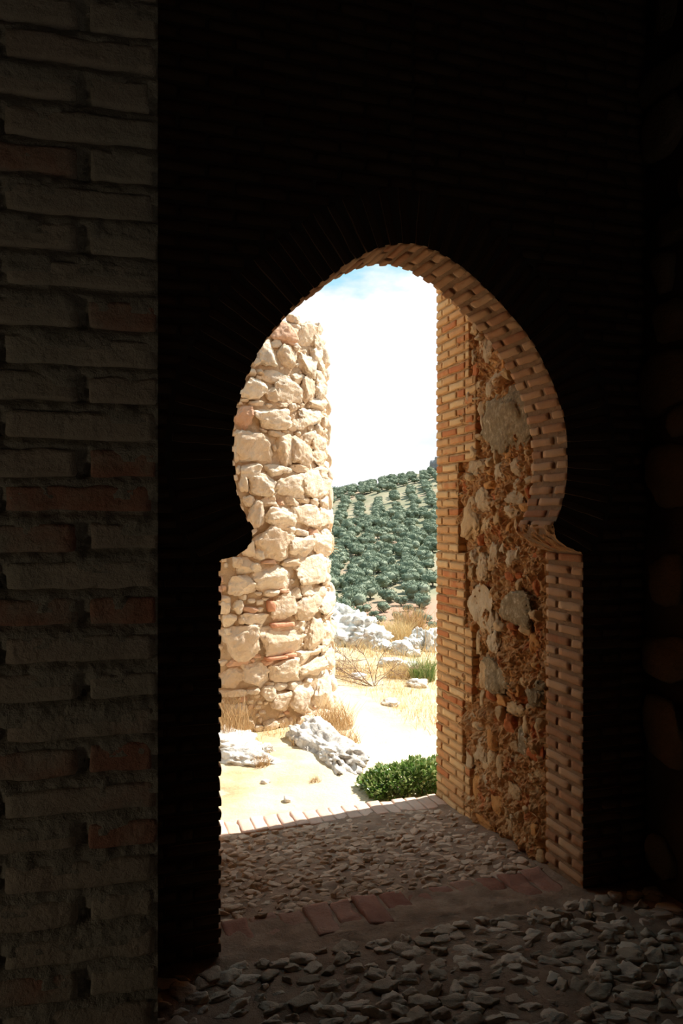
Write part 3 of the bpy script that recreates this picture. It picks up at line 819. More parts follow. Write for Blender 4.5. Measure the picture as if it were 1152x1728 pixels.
# ---- floors --------------------------------------------------------------
def floor_z(v):
    return -0.13 * np.clip((np.asarray(v) - 0.0) / 1.607, 0, 1)
mb = MB()
nu, nv = 300, 440
A, B = np.meshgrid(np.linspace(-2.6, 1.98, nu), np.linspace(-5.2, 1.62, nv), indexing='ij')
B = np.where(B > -2.0, B, B)
q = np.stack([A.ravel(), B.ravel(), np.zeros(nu * nv)], 1)
hz = floor_z(q[:, 1]) + np.where(q[:, 1] < 0, -0.0015, 0.002) + 0.008 * fbm(q * 2.0, 51, 3) + 0.005 * fbm(q * 14, 52, 4) - 0.009
mb.add(P1 + q[:, :1] * U + q[:, 1:2] * R + hz[:, None] * Z, grid_faces(nu, nv))
AXF = np.array([U, R, Z])
rs = np.random.default_rng(21)
def cobbles(u0, u1, v0, v1, sp, mat, nseg, keep=1.0):
    nu_, nv_ = int((u1 - u0) / sp), int((v1 - v0) / (sp * 0.85))
    for i in range(nu_):
        for j in range(nv_):
            if rs.random() > keep:
                continue
            u_ = u0 + (i + 0.5 + (0.5 if j % 2 else 0) + rs.uniform(-0.28, 0.28)) * sp
            v_ = v0 + (j + 0.5 + rs.uniform(-0.28, 0.28)) * sp * 0.85
            if u_ > u1 or v_ > v1:
                continue
            a_ = rs.uniform(-0.9, 0.9)
            ax = np.array([math.cos(a_) * U + math.sin(a_) * R, -math.sin(a_) * U + math.cos(a_) * R, Z])
            tl = rs.normal(0, 0.07, 2)
            ax[2] = Z + tl[0] * U + tl[1] * R
            big = sp * rs.uniform(0.30, 0.70)
            stone(mb, P(u_, v_, float(floor_z(v_)) - (0.012 if v_ > 0 else 0.011) + rs.uniform(-0.004, 0.003)), ax, (big, big * rs.uniform(0.5, 0.85), rs.uniform(0.012, 0.021)), int(rs.integers(1e5)), nseg, 4.0, 0.26, 8, 0.60, 1.6, mat, 0.07)
cobbles(0.03, W - 0.02, 0.27, 1.40, 0.062, 2, 7)
cobbles(-1.2, 1.86, -2.3, -0.02, 0.082, 1, 8, 0.98)
tag(mb.build('floor', [M['dirt_floor'], M['cobble'], M['cobble_warm']], origin=P(0, -1, 0)), kind='structure')
# worn brick sill under the arch
mb = MB()
u_ = 0.03
k = 0
while u_ < W - 0.05:
    w_ = 0.112 + rs.uniform(-0.01, 0.01)
    proud = (-0.005 if k in (3, 5) else -0.021 if k < 3 else rs.uniform(-0.022, -0.012))
    brick(mb, P(u_ + w_ / 2, 0.155 + rs.uniform(-0.01, 0.01), -0.028 + proud), np.array([U, R, Z]), (w_ / 2 - 0.006, 0.135, 0.024), sd(), (7, 14, 3), 0.007, 0.009, 16)
    u_ += w_
    k += 1
tag(mb.build('trim_1', M['brick_floor'], origin=P(UC, 0.15, 0)), kind='structure')
# brick edging at the outer end of the passage
mb = MB()
u_ = -0.15
while u_ < W - 0.01:
    w_ = min(0.078 + rs.uniform(-0.006, 0.006), W - u_)
    sh = rs.uniform(-0.012, 0.012)
    brick(mb, P(u_ + w_ / 2, 1.505 + sh, -0.140 + rs.uniform(-0.005, 0.003)), np.array([U, R, Z]), (w_ / 2 - 0.002, 0.108, 0.028), sd(), (5, 11, 3), 0.004, 0.004, 18)
    u_ += w_
tag(mb.build('trim_2', M['brick_edging'], origin=P(UC, 1.5, -0.13)), kind='structure')

# ================================================================== OUTSIDE: ground and far hill
CREST = 12.2
def gz(x, y):
    """height of the near ground"""
    x = np.asarray(x, float); y = np.asarray(y, float)
    q = np.stack([x.ravel(), y.ravel(), np.zeros(x.size)], 1)
    b = (0.05 * fbm(q * 0.55, 61, 3) + 0.012 * fbm(q * 3.5, 62, 3)).reshape(x.shape)
    d = (x - P1[0]) * (-U[1]) + (y - P1[1]) * U[0]      # distance out from the arch wall
    b = b * np.clip((d - 1.6) / 1.0, 0.15, 1)
    fall = np.clip(y - CREST - 0.10 * x, 0, None)
    return -0.155 + b - 0.30 * fall * np.clip(fall / 2.5, 0, 1) - 0.0015 * fall ** 2
def g1(x, y):
    return float(gz(np.array([x]), np.array([y]))[0])
PATH = np.array([(0.36, 4.6), (0.36, 5.9), (0.22, 6.9), (0.02, 7.9), (-0.25, 9.0), (-0.7, 11)])
def path_f(x, y):
    cx = np.interp(y, PATH[:, 1], PATH[:, 0])
    hw = np.interp(y, [4.6, 6.2, 8.0, 11], [0.75, 0.55, 0.20, 0.16])
    return np.clip(1.25 - np.abs(x - cx) / hw, 0, 1)

m = M['straw_ground']
t = m.node_tree
at = NN(t, 'ShaderNodeAttribute'); at.attribute_name = 'trodden'
mx = NN(t, 'ShaderNodeMixRGB'); mx.inputs['Color2'].default_value = (0.66, 0.56, 0.39, 1)
b_ = t.nodes['Principled BSDF']
src = b_.inputs['Base Color'].links[0].from_socket
t.links.new(at.outputs['Fac'], mx.inputs['Fac'])
t.links.new(src, mx.inputs['Color1'])
t.links.new(mx.outputs['Color'], b_.inputs['Base Color'])

us = np.concatenate([np.linspace(-14, -1.2, 40)[:-1], np.linspace(-1.2, 3.2, 150), np.linspace(3.2, 16, 40)[1:]])
vs_ = np.concatenate([np.linspace(1.603, 7.5, 200), np.linspace(7.5, 40, 130)[1:]])
A, B = np.meshgrid(us, vs_, indexing='ij')
gx = P1[0] + A * U[0] + B * R[0]
gy = P1[1] + A * U[1] + B * R[1]
gzz = gz(gx, gy)
gzz = np.maximum(gzz, -30)
mb = MB()
mb.add(np.stack([gx.ravel(), gy.ravel(), gzz.ravel()], 1), grid_faces(len(us), len(vs_)))
ground = mb.build('ground', M['straw_ground'])
tag(ground, kind='structure')
pa = ground.data.attributes.new('trodden', 'FLOAT', 'POINT')
pn = fbm(np.stack([gx.ravel() * 2, gy.ravel() * 2, gx.ravel() * 0], 1), 71, 3)
pa.data.foreach_set('value', np.clip(path_f(gx, gy).ravel() * 1.1 + 0.35 * pn - 0.1, 0, 1).astype(np.float32))
# the slope outside the window on the left and around the building
mb = MB()
na = 60
A, B = np.meshgrid(np.linspace(-30, -2.85, na), np.linspace(-20, 8, na), indexing='ij')
q = np.stack([A.ravel(), B.ravel(), A.ravel() * 0], 1)
mb.add(np.stack([A.ravel(), B.ravel(), -0.35 + 0.05 * fbm(q, 77, 2)], 1), grid_faces(na, na))
o = mb.build('ground_side', M['straw_ground'])
tag(o, kind='structure')

HY = [40, 60, 120, 150, 200, 260, 330, 420, 450, 500, 600]
HZ = [-28, -26, -24, -19.5, -16, -9.5, -0.5, 13, 14.9, 11, -10]
def hill_z(x, y):
    x = np.asarray(x, float); y = np.asarray(y, float)
    z = np.interp(y, HY, HZ)
    q = np.stack([x.ravel(), y.ravel(), np.zeros(x.size)], 1)
    return z + x * 0.23 * np.clip((y - 150) / 300, 0, 1) + (0.5 * fbm(q * 0.03, 81, 3)).reshape(x.shape) * np.clip((y - 180) / 60, 0, 1)
hx = np.linspace(-170, 200, 124)
hy = np.concatenate([np.linspace(40, 150, 30)[:-1], np.linspace(150, 600, 150)])
A, B = np.meshgrid(hx, hy, indexing='ij')
mb = MB()
mb.add(np.stack([A.ravel(), B.ravel(), hill_z(A, B).ravel()], 1), grid_faces(len(hx), len(hy)))
hill = mb.build('hill', M['hill'])
tag(hill, kind='structure')
pa = hill.data.attributes.new('red_earth', 'FLOAT', 'POINT')
pa.data.foreach_set('value', (np.clip((186 - B.ravel()) / 12, 0, 1) * np.clip((A.ravel() + 2) / 6, 0, 1)).astype(np.float32))
t = M['hill'].node_tree
at = NN(t, 'ShaderNodeAttribute'); at.attribute_name = 'red_earth'
mx = NN(t, 'ShaderNodeMixRGB'); mx.inputs['Color2'].default_value = (0.40, 0.235, 0.165, 1)
b_ = t.nodes['Principled BSDF']
src = b_.inputs['Base Color'].links[0].from_socket
t.links.new(at.outputs['Fac'], mx.inputs['Fac'])
t.links.new(src, mx.inputs['Color1'])
t.links.new(mx.outputs['Color'], b_.inputs['Base Color'])
# crag on the crest
mb = MB()
cx_, cy_ = 51.0, 446.0
cz_ = float(hill_z(np.array([cx_]), np.array([cy_]))[0])
for k, (dx, dz, s_) in enumerate([(0, 2.0, 3.4), (2.8, 4.2, 4.2), (6.0, 3.5, 4.5), (-1.6, 0.4, 2.2)]):
    stone(mb, (cx_ + dx, cy_, cz_ + dz), I3, (s_, s_, s_ * 1.15), 400 + k, 10, 2.6, 0.25, 6, 0.6, 1.4, 0, 0.08)
tag(mb.build('rock_crag', M['crag'], origin=(cx_, cy_, cz_)), 'grey rock crag on the hill crest beside the brick quoins', 'rock')

# ================================================================== OLIVES
def olive_mesh(seed, lod=1):
    rs = np.random.default_rng(seed)
    mb = MB()
    lumps = []
    for k in range(9):
        a = rs.uniform(0, 6.28); r_ = rs.uniform(0.15, 0.62)
        c = np.array([math.cos(a) * r_, math.sin(a) * r_, rs.uniform(0.62, 1.15)])
        s_ = rs.uniform(0.36, 0.52)
        lumps.append((c, s_))
        stone(mb, c, I3, (s_, s_, s_ * 0.85), int(rs.integers(9999)), 5, 2.0, 0.22, 0, 1, 2.0, 0, 0.12)
    # sprays of leaves on the lumps
    n = 420
    which = rs.integers(0, len(lumps), n)
    d = rs.normal(size=(n, 3)); d /= np.linalg.norm(d, axis=1, keepdims=True)
    d[:, 2] = np.where(d[:, 2] < -0.5, -d[:, 2], d[:, 2])
    c = np.array([lumps[w][0] for w in which]) + d * np.array([lumps[w][1] for w in which])[:, None] * rs.uniform(0.9, 1.18, (n, 1))
    leaves(mb, c, d * 0.8 + rs.normal(0, 0.6, (n, 3)), rs.normal(size=(n, 3)), rs.uniform(0.12, 0.22, n), rs.uniform(0.07, 0.12, n))
    return mb
def leaves(mb, c, d, nrm, ln, wd, mat=0, fold=0.0):
    """diamond leaves: base at c, along d"""
    d = d / np.linalg.norm(d, axis=1, keepdims=True)
    s_ = np.cross(d, nrm); s_ /= np.maximum(np.linalg.norm(s_, axis=1, keepdims=True), 1e-6)
    up = np.cross(s_, d)
    ln = np.asarray(ln)[:, None]; wd = np.asarray(wd)[:, None]
    v = np.stack([c, c + d * ln * 0.45 + s_ * wd * 0.5 + up * wd * fold, c + d * ln, c + d * ln * 0.45 - s_ * wd * 0.5 + up * wd * fold], 1)
    n = len(c)
    mb.add(v.reshape(-1, 3), np.arange(4 * n).reshape(n, 4), mat)
def tube(mb, pts, radii, seg=5, mat=0):
    pts = np.asarray(pts, float); radii = np.asarray(radii, float)
    t = np.gradient(pts, axis=0); t /= np.maximum(np.linalg.norm(t, axis=1, keepdims=True), 1e-9)
    ref = np.array([0.31, 0.17, 0.93])
    a = np.cross(t, ref); a /= np.maximum(np.linalg.norm(a, axis=1, keepdims=True), 1e-6)
    b = np.cross(t, a)
    n = len(pts)
    an = np.arange(seg) / seg * 2 * math.pi
    v = pts[:, None, :] + radii[:, None, None] * (np.cos(an)[None, :, None] * a[:, None, :] + np.sin(an)[None, :, None] * b[:, None, :])
    f = []
    for i in range(n - 1):
        for j in range(seg):
            k = (j + 1) % seg
            f.append((i * seg + j, i * seg + k, (i + 1) * seg + k, (i + 1) * seg + j))
    mb.add(v.reshape(-1, 3), f, mat)

def trunk_mb(rs):
    mb = MB()
    tube(mb, [(0, 0, -0.15), (0.02, 0.01, 0.2), (-0.02, 0.03, 0.45), (0.03, 0, 0.75)], [0.10, 0.08, 0.065, 0.04], 6)
    tube(mb, [(0, 0, 0.35), (0.15, 0.05, 0.55), (0.3, 0.1, 0.8)], [0.05, 0.04, 0.025], 5)
    tube(mb, [(0, 0, 0.4), (-0.14, -0.08, 0.6), (-0.26, -0.12, 0.85)], [0.05, 0.04, 0.025], 5)
    return mb
trees_proto = []
rs = np.random.default_rng(3)
trunk_data = None
def olive(x, y, d, label, group, k):
    """one olive: crown with its trunk as a part"""
    z = float(hill_z(np.array([x]), np.array([y]))[0])
    if len(trees_proto) <= k:
        o = olive_mesh(100 + k).build('olive_tree', M['olive_leaf'])
        t_ = trunk_mb(rs).build('trunk', M['bark'])
        t_.parent = o
        trees_proto.append((o, t_))
    else:
        o = trees_proto[k][0].copy(); COL.objects.link(o)
        t_ = trees_proto[k][1].copy(); COL.objects.link(t_)
        t_.parent = o
    s_ = d / 2.0
    o.location = (x, y, z - 0.1 * s_)
    o.scale = (s_, s_, s_ * rs.uniform(0.82, 1.0))
    o.rotation_euler = (0, 0, rs.uniform(0, 6.28))
    tag(o, label, 'tree', group)
    return o
G1 = 'olives scattered on bare soil at the hill foot'
FOOT = [(4.6, 167.0, 3.2, 'olive behind the gully edge, leftmost of those on the bare pink soil'),
        (6.4, 163.5, 2.0, 'small round olive directly below the leftmost one on pink soil'),
        (7.3, 158.0, 2.6, 'low olive nearest the dry ridge, just above the white outcrop'),
        (8.6, 168.5, 3.6, 'broad olive in the middle of the bare pink soil'),
        (10.9, 161.0, 2.4, 'dark low olive at the lower middle of the bare pink soil'),
        (16.6, 173.0, 4.4, 'largest dark olive on the bare soil, near the brick quoins'),
        (13.6, 169.5, 2.2, 'small olive left of the largest one on bare soil'),
        (12.6, 175.5, 3.0, 'pale olive between two strips of pink soil'),
        (15.1, 163.5, 2.7, 'olive below the largest one on the bare soil'),
        (16.2, 158.5, 2.4, 'lower of two touching olives close to the quoins'),
        (16.9, 152.5, 2.4, 'lowest olive beside the quoins, above the jagged rock')]
for i, (x, y, d, lb) in enumerate(FOOT):
    olive(x, y, d, lb, G1, i % 5)
cand = []
for j, y in enumerate(np.arange(156, 452, 4.9)):
    spx = 4.9 if y < 320 else 7.4 if y < 395 else 5.0
    for i in range(-36, 56):
        x = i * spx + (0.04 * (y - 150)) + rs.normal(0, 0.9 if y > 395 else 0.35 if y > 320 else 1.2)
        yy = y + rs.normal(0, 1.4)
        sx = x / yy
        if yy < 179 and sx > 0.018:
            continue
        if yy < 192 and rs.random() < 0.25 and sx > 0.03:
            continue
        # bare strip across the slope
        if ((x - 24) / 14) ** 2 + ((yy - 0.35 * (x - 24) - 386) / 9) ** 2 < 1 and rs.random() < 0.9:
            continue
        if rs.random() < (0.05 if yy < 320 else 0.14):
            continue
        if abs(x - 52) < 11 and abs(yy - 446) < 9:
            continue
        d = rs.uniform(4.7, 6.0) if yy < 310 else rs.uniform(4.0, 5.2)
        if any((x - q[0]) ** 2 + (yy - q[1]) ** 2 < (0.37 * (d + q[2])) ** 2 for q in cand[-160:]):
            continue
        cand.append((x, yy, d, sx))
vis = [c for c in cand if -0.017 < c[3] < 0.116]
vis.sort(key=lambda c: c[1])
keep = vis[:289]
GR = {'lower': ('grey-green olive tree in the dense lower part of the grove', 'olives in the dense lower grove'),
      'mid': ('olive tree in the straight rows halfway up the slope', 'olives in rows halfway up the slope'),
      'top': ('small pale olive tree high on the slope below the crest', 'olives high on the slope')}
for i, (x, y, d, sx) in enumerate(keep):
    g = 'lower' if y < 285 else 'mid' if y < 375 else 'top'
    olive(x, y, d, GR[g][0], GR[g][1], i % 5)
rest = vis[289:] + [c for c in cand if not (-0.017 < c[3] < 0.116) and -0.16 < c[3] < 0.22]
rest = [c for c in rest if all((c[0] - q[0]) ** 2 + (c[1] - q[1]) ** 2 > (0.58 * (c[2] + q[2])) ** 2 for q in keep)]
mb = MB()
for i, (x, y, d, sx) in enumerate(rest):
    z = float(hill_z(np.array([x]), np.array([y]))[0])
    stone(mb, (x, y, z + d * 0.38), I3, (d * 0.5, d * 0.5, d * 0.36), i, 7, 2.0, 0.3, 0, 1, 2.2, 0, 0.22)
    m_ = 60
    dq = rs.normal(size=(m_, 3)); dq /= np.linalg.norm(dq, axis=1, keepdims=True)
    leaves(mb, np.array([x, y, z + d * 0.38]) + dq * np.array([d * 0.5, d * 0.5, d * 0.36]), dq + rs.normal(0, 0.5, (m_, 3)), rs.normal(size=(m_, 3)), rs.uniform(0.5, 0.9, m_), rs.uniform(0.3, 0.5, m_))
tag(mb.build('olive_grove', M['olive_leaf'], origin=(0, 300, 0)), 'rest of the olive grove spreading to the crest and the sides of the far hill', 'trees', kind='stuff')

# ================================================================== TOWER
TC = np.array([-1.23, 7.80, 0.0])
TR = 1.12
TB, TT = -0.45, 3.22
tower = bpy.data.objects.new('stone_tower', None)
COL.objects.link(tower)
tower.location = (TC[0], TC[1], g1(TC[0], TC[1] - 1.1))
tag(tower, 'round rubble stone tower standing in the sun outside the arch', 'tower')
def tr(z):
    return TR + 0.028 - 0.022 * z
def T(th, z, off=0.0):
    r_ = tr(z) + off
    return TC + np.array([math.sin(th) * r_, -math.cos(th) * r_, z])
mb = MB()
na, nz = 420, 330
A, B = np.meshgrid(np.linspace(0, 2 * math.pi, na), np.linspace(TB, TT, nz), indexing='ij')
q = np.stack([np.sin(A).ravel() * 1.1, np.cos(A).ravel() * 1.1, B.ravel()], 1)
d = -0.016 + 0.012 * fbm(q * 4, 91, 3) + 0.010 * fbm(q * 18, 92, 4, 0.6)
rr = tr(B.ravel()) + d
topz = 0.10 * fbm(np.stack([q[:, 0] * 2.0, q[:, 1] * 2.0, q[:, 0] * 0], 1), 95, 3)
zz = B.ravel() + topz * np.clip((B.ravel() - 2.6) / 0.6, 0, 1)
v = np.stack([TC[0] + np.sin(A.ravel()) * rr, TC[1] - np.cos(A.ravel()) * rr, zz], 1)
mb.add(v, grid_faces(na, nz))
# ragged top
nr = 24
A2, Rr = np.meshgrid(np.linspace(0, 2 * math.pi, 160), np.linspace(0, 1, nr), indexing='ij')
rt = Rr.ravel() * (tr(TT) - 0.04)
q2 = np.stack([np.sin(A2.ravel()) * rt, np.cos(A2.ravel()) * rt, rt * 0], 1)
mb.add(np.stack([TC[0] + q2[:, 0], TC[1] - q2[:, 1], TT - 0.05 + 0.08 * fbm(q2 * 3, 96, 4)], 1), grid_faces(160, nr, True))
mb.build('mortar_core', M['tower_mortar'], tower)
mb = MB()
def tower_ax(th):
    tx = np.array([math.cos(th), math.sin(th), 0]); nr_ = np.array([math.sin(th), -math.cos(th), 0])
    return np.array([tx, Z, nr_])
placed = []
rs = np.random.default_rng(44)
for i, (th, z, w_, h_, c) in enumerate(TOWER_STONES):
    big = min(w_, h_)
    dep = 0.040 + 0.11 * min(big, 0.25)
    if c == 2:
        brick(mb, T(th, z, -0.01), tower_ax(th), (w_ * 0.5, h_ * 0.5, 0.05), sd(), (6, 3, 3), 0.008, 0.005, 20, 2)
    else:
        stone(mb, T(th, z, -0.018), tower_ax(th), (w_ * 0.565, h_ * 0.565, dep), 5000 + i, 22 if big > 0.14 else 13 if big > 0.07 else 8, 3.6, 0.16, 8, 0.66, 1.5, c, 0.085)
    placed.append((th * TR, z, w_ * 0.5, h_ * 0.5))
# large stones on the part the survey does not reach, then small packing stones everywhere
def fill(n, wr, hr, th0, th1, z0, z1, gap, seg, dep):
    global placed
    P_ = np.array(placed)
    for k in range(n):
        th = rs.uniform(th0, th1); z = rs.uniform(z0, z1)
        w_, h_ = rs.uniform(*wr), rs.uniform(*hr)
        dx = th * TR - P_[:, 0]
        if ((np.abs(dx) / (w_ + P_[:, 2])) ** 2.4 + (np.abs(z - P_[:, 1]) / (h_ + P_[:, 3])) ** 2.4 < gap).any():
            continue
        P_ = np.vstack([P_, (th * TR, z, w_, h_)])
        c = rs.choice([0, 0, 0, 0, 0, 1])
        stone(mb, T(th, z, -0.020), tower_ax(th), (w_ * 1.06, h_ * 1.06, dep), 8000 + k + seg * 1000, seg, 3.0, 0.15, 6, 0.68, 1.4, int(c), 0.05)
    placed = list(map(tuple, P_))
fill(900, (0.09, 0.17), (0.07, 0.13), -2.6, 0.42, -0.2, 3.12, 0.95, 10, 0.065)
fill(700, (0.09, 0.17), (0.07, 0.13), 1.28, 2.6, -0.2, 3.12, 0.95, 8, 0.065)
fill(500, (0.05, 0.08), (0.035, 0.06), -2.0, 2.0, -0.25, 3.15, 0.95, 7, 0.045)
fill(3500, (0.018, 0.04), (0.014, 0.03), -0.2, 1.5, -0.25, 3.2, 0.9, 5, 0.03)
# stones of the broken crown
for k in range(34):
    th = rs.uniform(-0.6, 1.9)
    s_ = rs.uniform(0.05, 0.11)
    zc = TT + 0.10 * float(fbm(np.array([[math.sin(th) * 2.2, math.cos(th) * 2.2, 0]]), 95, 3)[0]) - 0.03
    stone(mb, T(th, zc, -0.06 - rs.uniform(0, 0.12)), tower_ax(th), (s_ * 1.3, s_ * 0.8, s_), 7000 + k, 8, 2.8, 0.2, 6, 0.66, 1.4, 0, 0.06)
mb.build('stone_facing', [M['tower_stone'], M['tower_pink'], M['tower_brick']], tower)

# ================================================================== ROCKS
def rock(name, label, group, parts, mat='limestone', seed=0, n=18, rough=0.07):
    """parts: (dx, dy, dz, sx, sy, sz, turn) around the first part's place"""
    mb = MB()
    x0, y0 = parts[0][0], parts[0][1]
    g0 = g1(x0, y0)
    for k, (x, y, dz, sx, sy, sz, a) in enumerate(parts):
        ax = np.array([[math.cos(a), math.sin(a), 0], [-math.sin(a), math.cos(a), 0], [0, 0, 1]])
        stone(mb, (x, y, g1(x, y) + dz), ax, (sx, sy, sz), seed + k * 13, n, 2.4, 0.28, 7, 0.6, 1.7, 0, rough)
    o = mb.build(name, M[mat], origin=(x0, y0, g0))
    return tag(o, label, 'rock', group)
rock('boulder', 'long white limestone slab in the straw, left, close to the jamb', None, [(-0.88, 6.30, 0.03, 0.30, 0.42, 0.10, 0.5), (-0.70, 5.95, 0.0, 0.17, 0.26, 0.085, 0.8), (-1.12, 6.55, 0.03, 0.30, 0.25, 0.10, 0.2), (-0.56, 6.10, 0.0, 0.07, 0.08, 0.06, 0.0)], seed=21, n=24, rough=0.12)
rock('boulder', 'long pitted grey-white boulder lying below the tower foot', None, [(-0.12, 6.18, 0.00, 0.155, 0.60, 0.125, 0.36), (-0.19, 6.40, 0.02, 0.15, 0.26, 0.125, 0.3), (-0.03, 5.86, -0.01, 0.11, 0.14, 0.075, 0.9), (-0.24, 6.12, -0.02, 0.05, 0.08, 0.045, 0.1)], seed=61, n=26, rough=0.15)
rock('boulder', 'small white stone on the ground in front of the brick edging', None, [(-0.325, 5.10, 0.01, 0.030, 0.035, 0.026, 0.3)], seed=73, n=8)
rock('rock_outcrop', 'big grey-white outcrop on the ridge right beside the tower', None, [(0.10, 11.6, 0.14, 0.42, 0.5, 0.36, 0.2), (0.42, 11.3, 0.06, 0.26, 0.35, 0.22, -0.5), (-0.25, 11.9, 0.24, 0.30, 0.4, 0.34, 0.4), (0.56, 11.0, 0.0, 0.15, 0.22, 0.13, -0.4), (0.28, 11.5, 0.16, 0.25, 0.25, 0.25, 0.1)], seed=31, n=26, rough=0.17)
rock('rock_outcrop', 'low flat rock in straw left of the jagged grey one', None, [(0.80, 10.7, 0.05, 0.14, 0.18, 0.10, 0.2), (0.93, 10.55, 0.02, 0.10, 0.12, 0.08, 0.2)], seed=45, rough=0.1)
rock('rock_outcrop', 'jagged grey rock on the ridge against the brick quoins', None, [(1.07, 11.2, 0.10, 0.16, 0.22, 0.24, 0.1), (1.22, 11.1, 0.08, 0.14, 0.2, 0.20, -0.3), (0.97, 11.0, 0.06, 0.11, 0.16, 0.14, 0.5), (1.36, 11.2, 0.05, 0.18, 0.2, 0.2, 0.2)], seed=64, n=24, rough=0.18)
rock('rock_outcrop', 'weathered rock slab on the slope left of the green rush', None, [(0.62, 9.9, 0.02, 0.16, 0.22, 0.09, -0.5), (0.74, 9.6, 0.02, 0.12, 0.16, 0.09, -0.2)], seed=83, rough=0.1)
rock('boulder', 'pale stone below the green rush by the quoins', None, [(0.78, 8.62, 0.02, 0.11, 0.12, 0.075, 0.2)], seed=97)
rock('boulder', 'flat pale stone lying in the straw between path and rush', None, [(0.47, 7.72, 0.01, 0.10, 0.09, 0.045, -0.2)], seed=104)
rock('boulder', 'faint flat stone under the dead twigs', None, [(0.17, 8.95, 0.01, 0.09, 0.10, 0.05, 0.2)], seed=117)
rock('boulder', 'little rubble stone fallen at the foot of the tower', None, [(-0.40, 6.55, 0.01, 0.05, 0.05, 0.035, 0.0)], seed=121, n=8)
rock('boulder', 'pale pebble in front of the white limestone slab', None, [(-0.50, 5.42, 0.005, 0.035, 0.03, 0.02, 0.0)], seed=124, n=8)

# ================================================================== PLANTS
def blades(mb, c, h, wd, lean, rs, mat=0):
    """tapered bent grass blades"""
    n = len(c)
    a = rs.uniform(0, 6.28, n)
    ln = np.stack([np.cos(a), np.sin(a), np.zeros(n)], 1) * (lean * h)[:, None]
    b = rs.uniform(0, 3.14, n)
    s_ = np.stack([np.cos(b), np.sin(b), np.zeros(n)], 1) * wd[:, None] * 0.5
    up = np.array([0, 0, 1.0])
    m_ = c + up * (h * 0.55)[:, None] + ln * 0.35
    e_ = c + up * h[:, None] + ln
    v = np.stack([c - s_, c + s_, m_ + s_ * 0.7, m_ - s_ * 0.7, e_ + s_ * 0.15, e_ - s_ * 0.15], 1).reshape(-1, 3)
    i = np.arange(n)[:, None] * 6
    f = np.vstack([i + np.array([[0, 1, 2, 3]]), i + np.array([[3, 2, 4, 5]])])
    mb.add(v, f, mat)
rs = np.random.default_rng(77)
n = 90000
gy_ = 4.9 + (rs.random(n) ** 0.8) * 9.0
gx_ = gy_ * rs.uniform(-0.26, 0.20, n)
q = np.stack([gx_, gy_, gx_ * 0], 1)
den = fbm(q * 1.6, 131, 3) * 0.6 + 0.35 - path_f(gx_, gy_) * 1.5
dd_ = (gx_ - P1[0]) * (-U[1]) + (gy_ - P1[1]) * U[0]
den = den - np.clip(1.2 - (dd_ - 1.6) / 1.2, 0, 1.1) * 0.7
ok = (rs.random(n) < den) & (dd_ > 1.75) & (np.hypot(gx_ - TC[0], gy_ - TC[1]) > 1.2)
gx_, gy_ = gx_[ok], gy_[ok]
c = np.stack([gx_, gy_, gz(gx_, gy_) - 0.005], 1)
mb = MB()
blades(mb, c, rs.uniform(0.02, 0.095, len(c)) * np.where(gy_ > 9, 1.5, 1.0), rs.uniform(0.002, 0.005, len(c)) * np.where(gy_ > 9, 1.6, 1), rs.uniform(0.2, 1.1, len(c)), rs, np.tile((rs.random(len(c)) < 0.30).astype(int), 2))
tag(mb.build('dry_grass', [M['straw'], M['straw_brown']], origin=(0, 7, -0.15)), 'dry yellow grass covering the sunlit ground', 'grass', kind='stuff')

def tuft(name, label, cat, x, y, n, r_, hr, wr, lean, mat, group=None, z=None, mats=None):
    a = rs.uniform(0, 6.28, n); q_ = r_ * np.sqrt(rs.random(n))
    px, py = x + np.cos(a) * q_, y + np.sin(a) * q_
    pz = gz(px, py) if z is None else np.full(n, z)
    mb = MB()
    blades(mb, np.stack([px, py, pz - 0.01], 1), rs.uniform(hr[0], hr[1], n), rs.uniform(wr[0], wr[1], n), rs.uniform(lean[0], lean[1], n), rs)
    o = mb.build(name, M[mat], origin=(x, y, g1(x, y) if z is None else z))
    return tag(o, label, cat, group)
# dead weeds against the tower
tuft('dry_weed', 'tall tangle of dead brown weeds against the tower, left, by the jamb', 'plant', -0.93, 6.50, 900, 0.22, (0.08, 0.42), (0.003, 0.006), (0.1, 0.8), 'straw_brown')
tuft('dry_weed', 'orange-brown dry grass clump at the right foot of the tower', 'plant', -0.07, 6.95, 500, 0.17, (0.06, 0.26), (0.003, 0.006), (0.2, 0.9), 'straw_brown')
tuft('dry_weed', 'dry grass leaning beside the pitted boulder, right of it', 'plant', 0.03, 6.40, 260, 0.12, (0.04, 0.16), (0.003, 0.005), (0.2, 0.9), 'straw_brown')
tuft('dry_weed', 'small brown tuft at the end of the white limestone slab', 'plant', -0.55, 5.78, 200, 0.06, (0.03, 0.10), (0.002, 0.005), (0.2, 1.0), 'straw_brown')
tuft('dry_weed', 'little brown tuft left of the pitted boulder', 'plant', -0.33, 6.30, 160, 0.05, (0.03, 0.09), (0.002, 0.005), (0.2, 1.0), 'straw_brown')
tuft('dry_weed', 'tiny straw tuft on the pale ground before the boulders', 'plant', -0.17, 5.44, 90, 0.035, (0.02, 0.06), (0.002, 0.004), (0.2, 1.0), 'straw_brown')
tuft('dry_weed', 'dry mound of straw grass between the two ridge rocks', 'plant', 0.74, 11.9, 900, 0.26, (0.10, 0.30), (0.005, 0.010), (0.2, 0.8), 'straw')
tuft('dry_bush', 'brown dry bush on the crest above the rocks', 'plant', 1.02, 12.4, 700, 0.22, (0.15, 0.45), (0.005, 0.010), (0.1, 0.7), 'straw_brown')
tuft('rush_clump', 'green spiky rush growing beside the brick quoins', 'plant', 0.88, 8.95, 380, 0.13, (0.10, 0.30), (0.005, 0.010), (0.1, 0.8), 'rush')
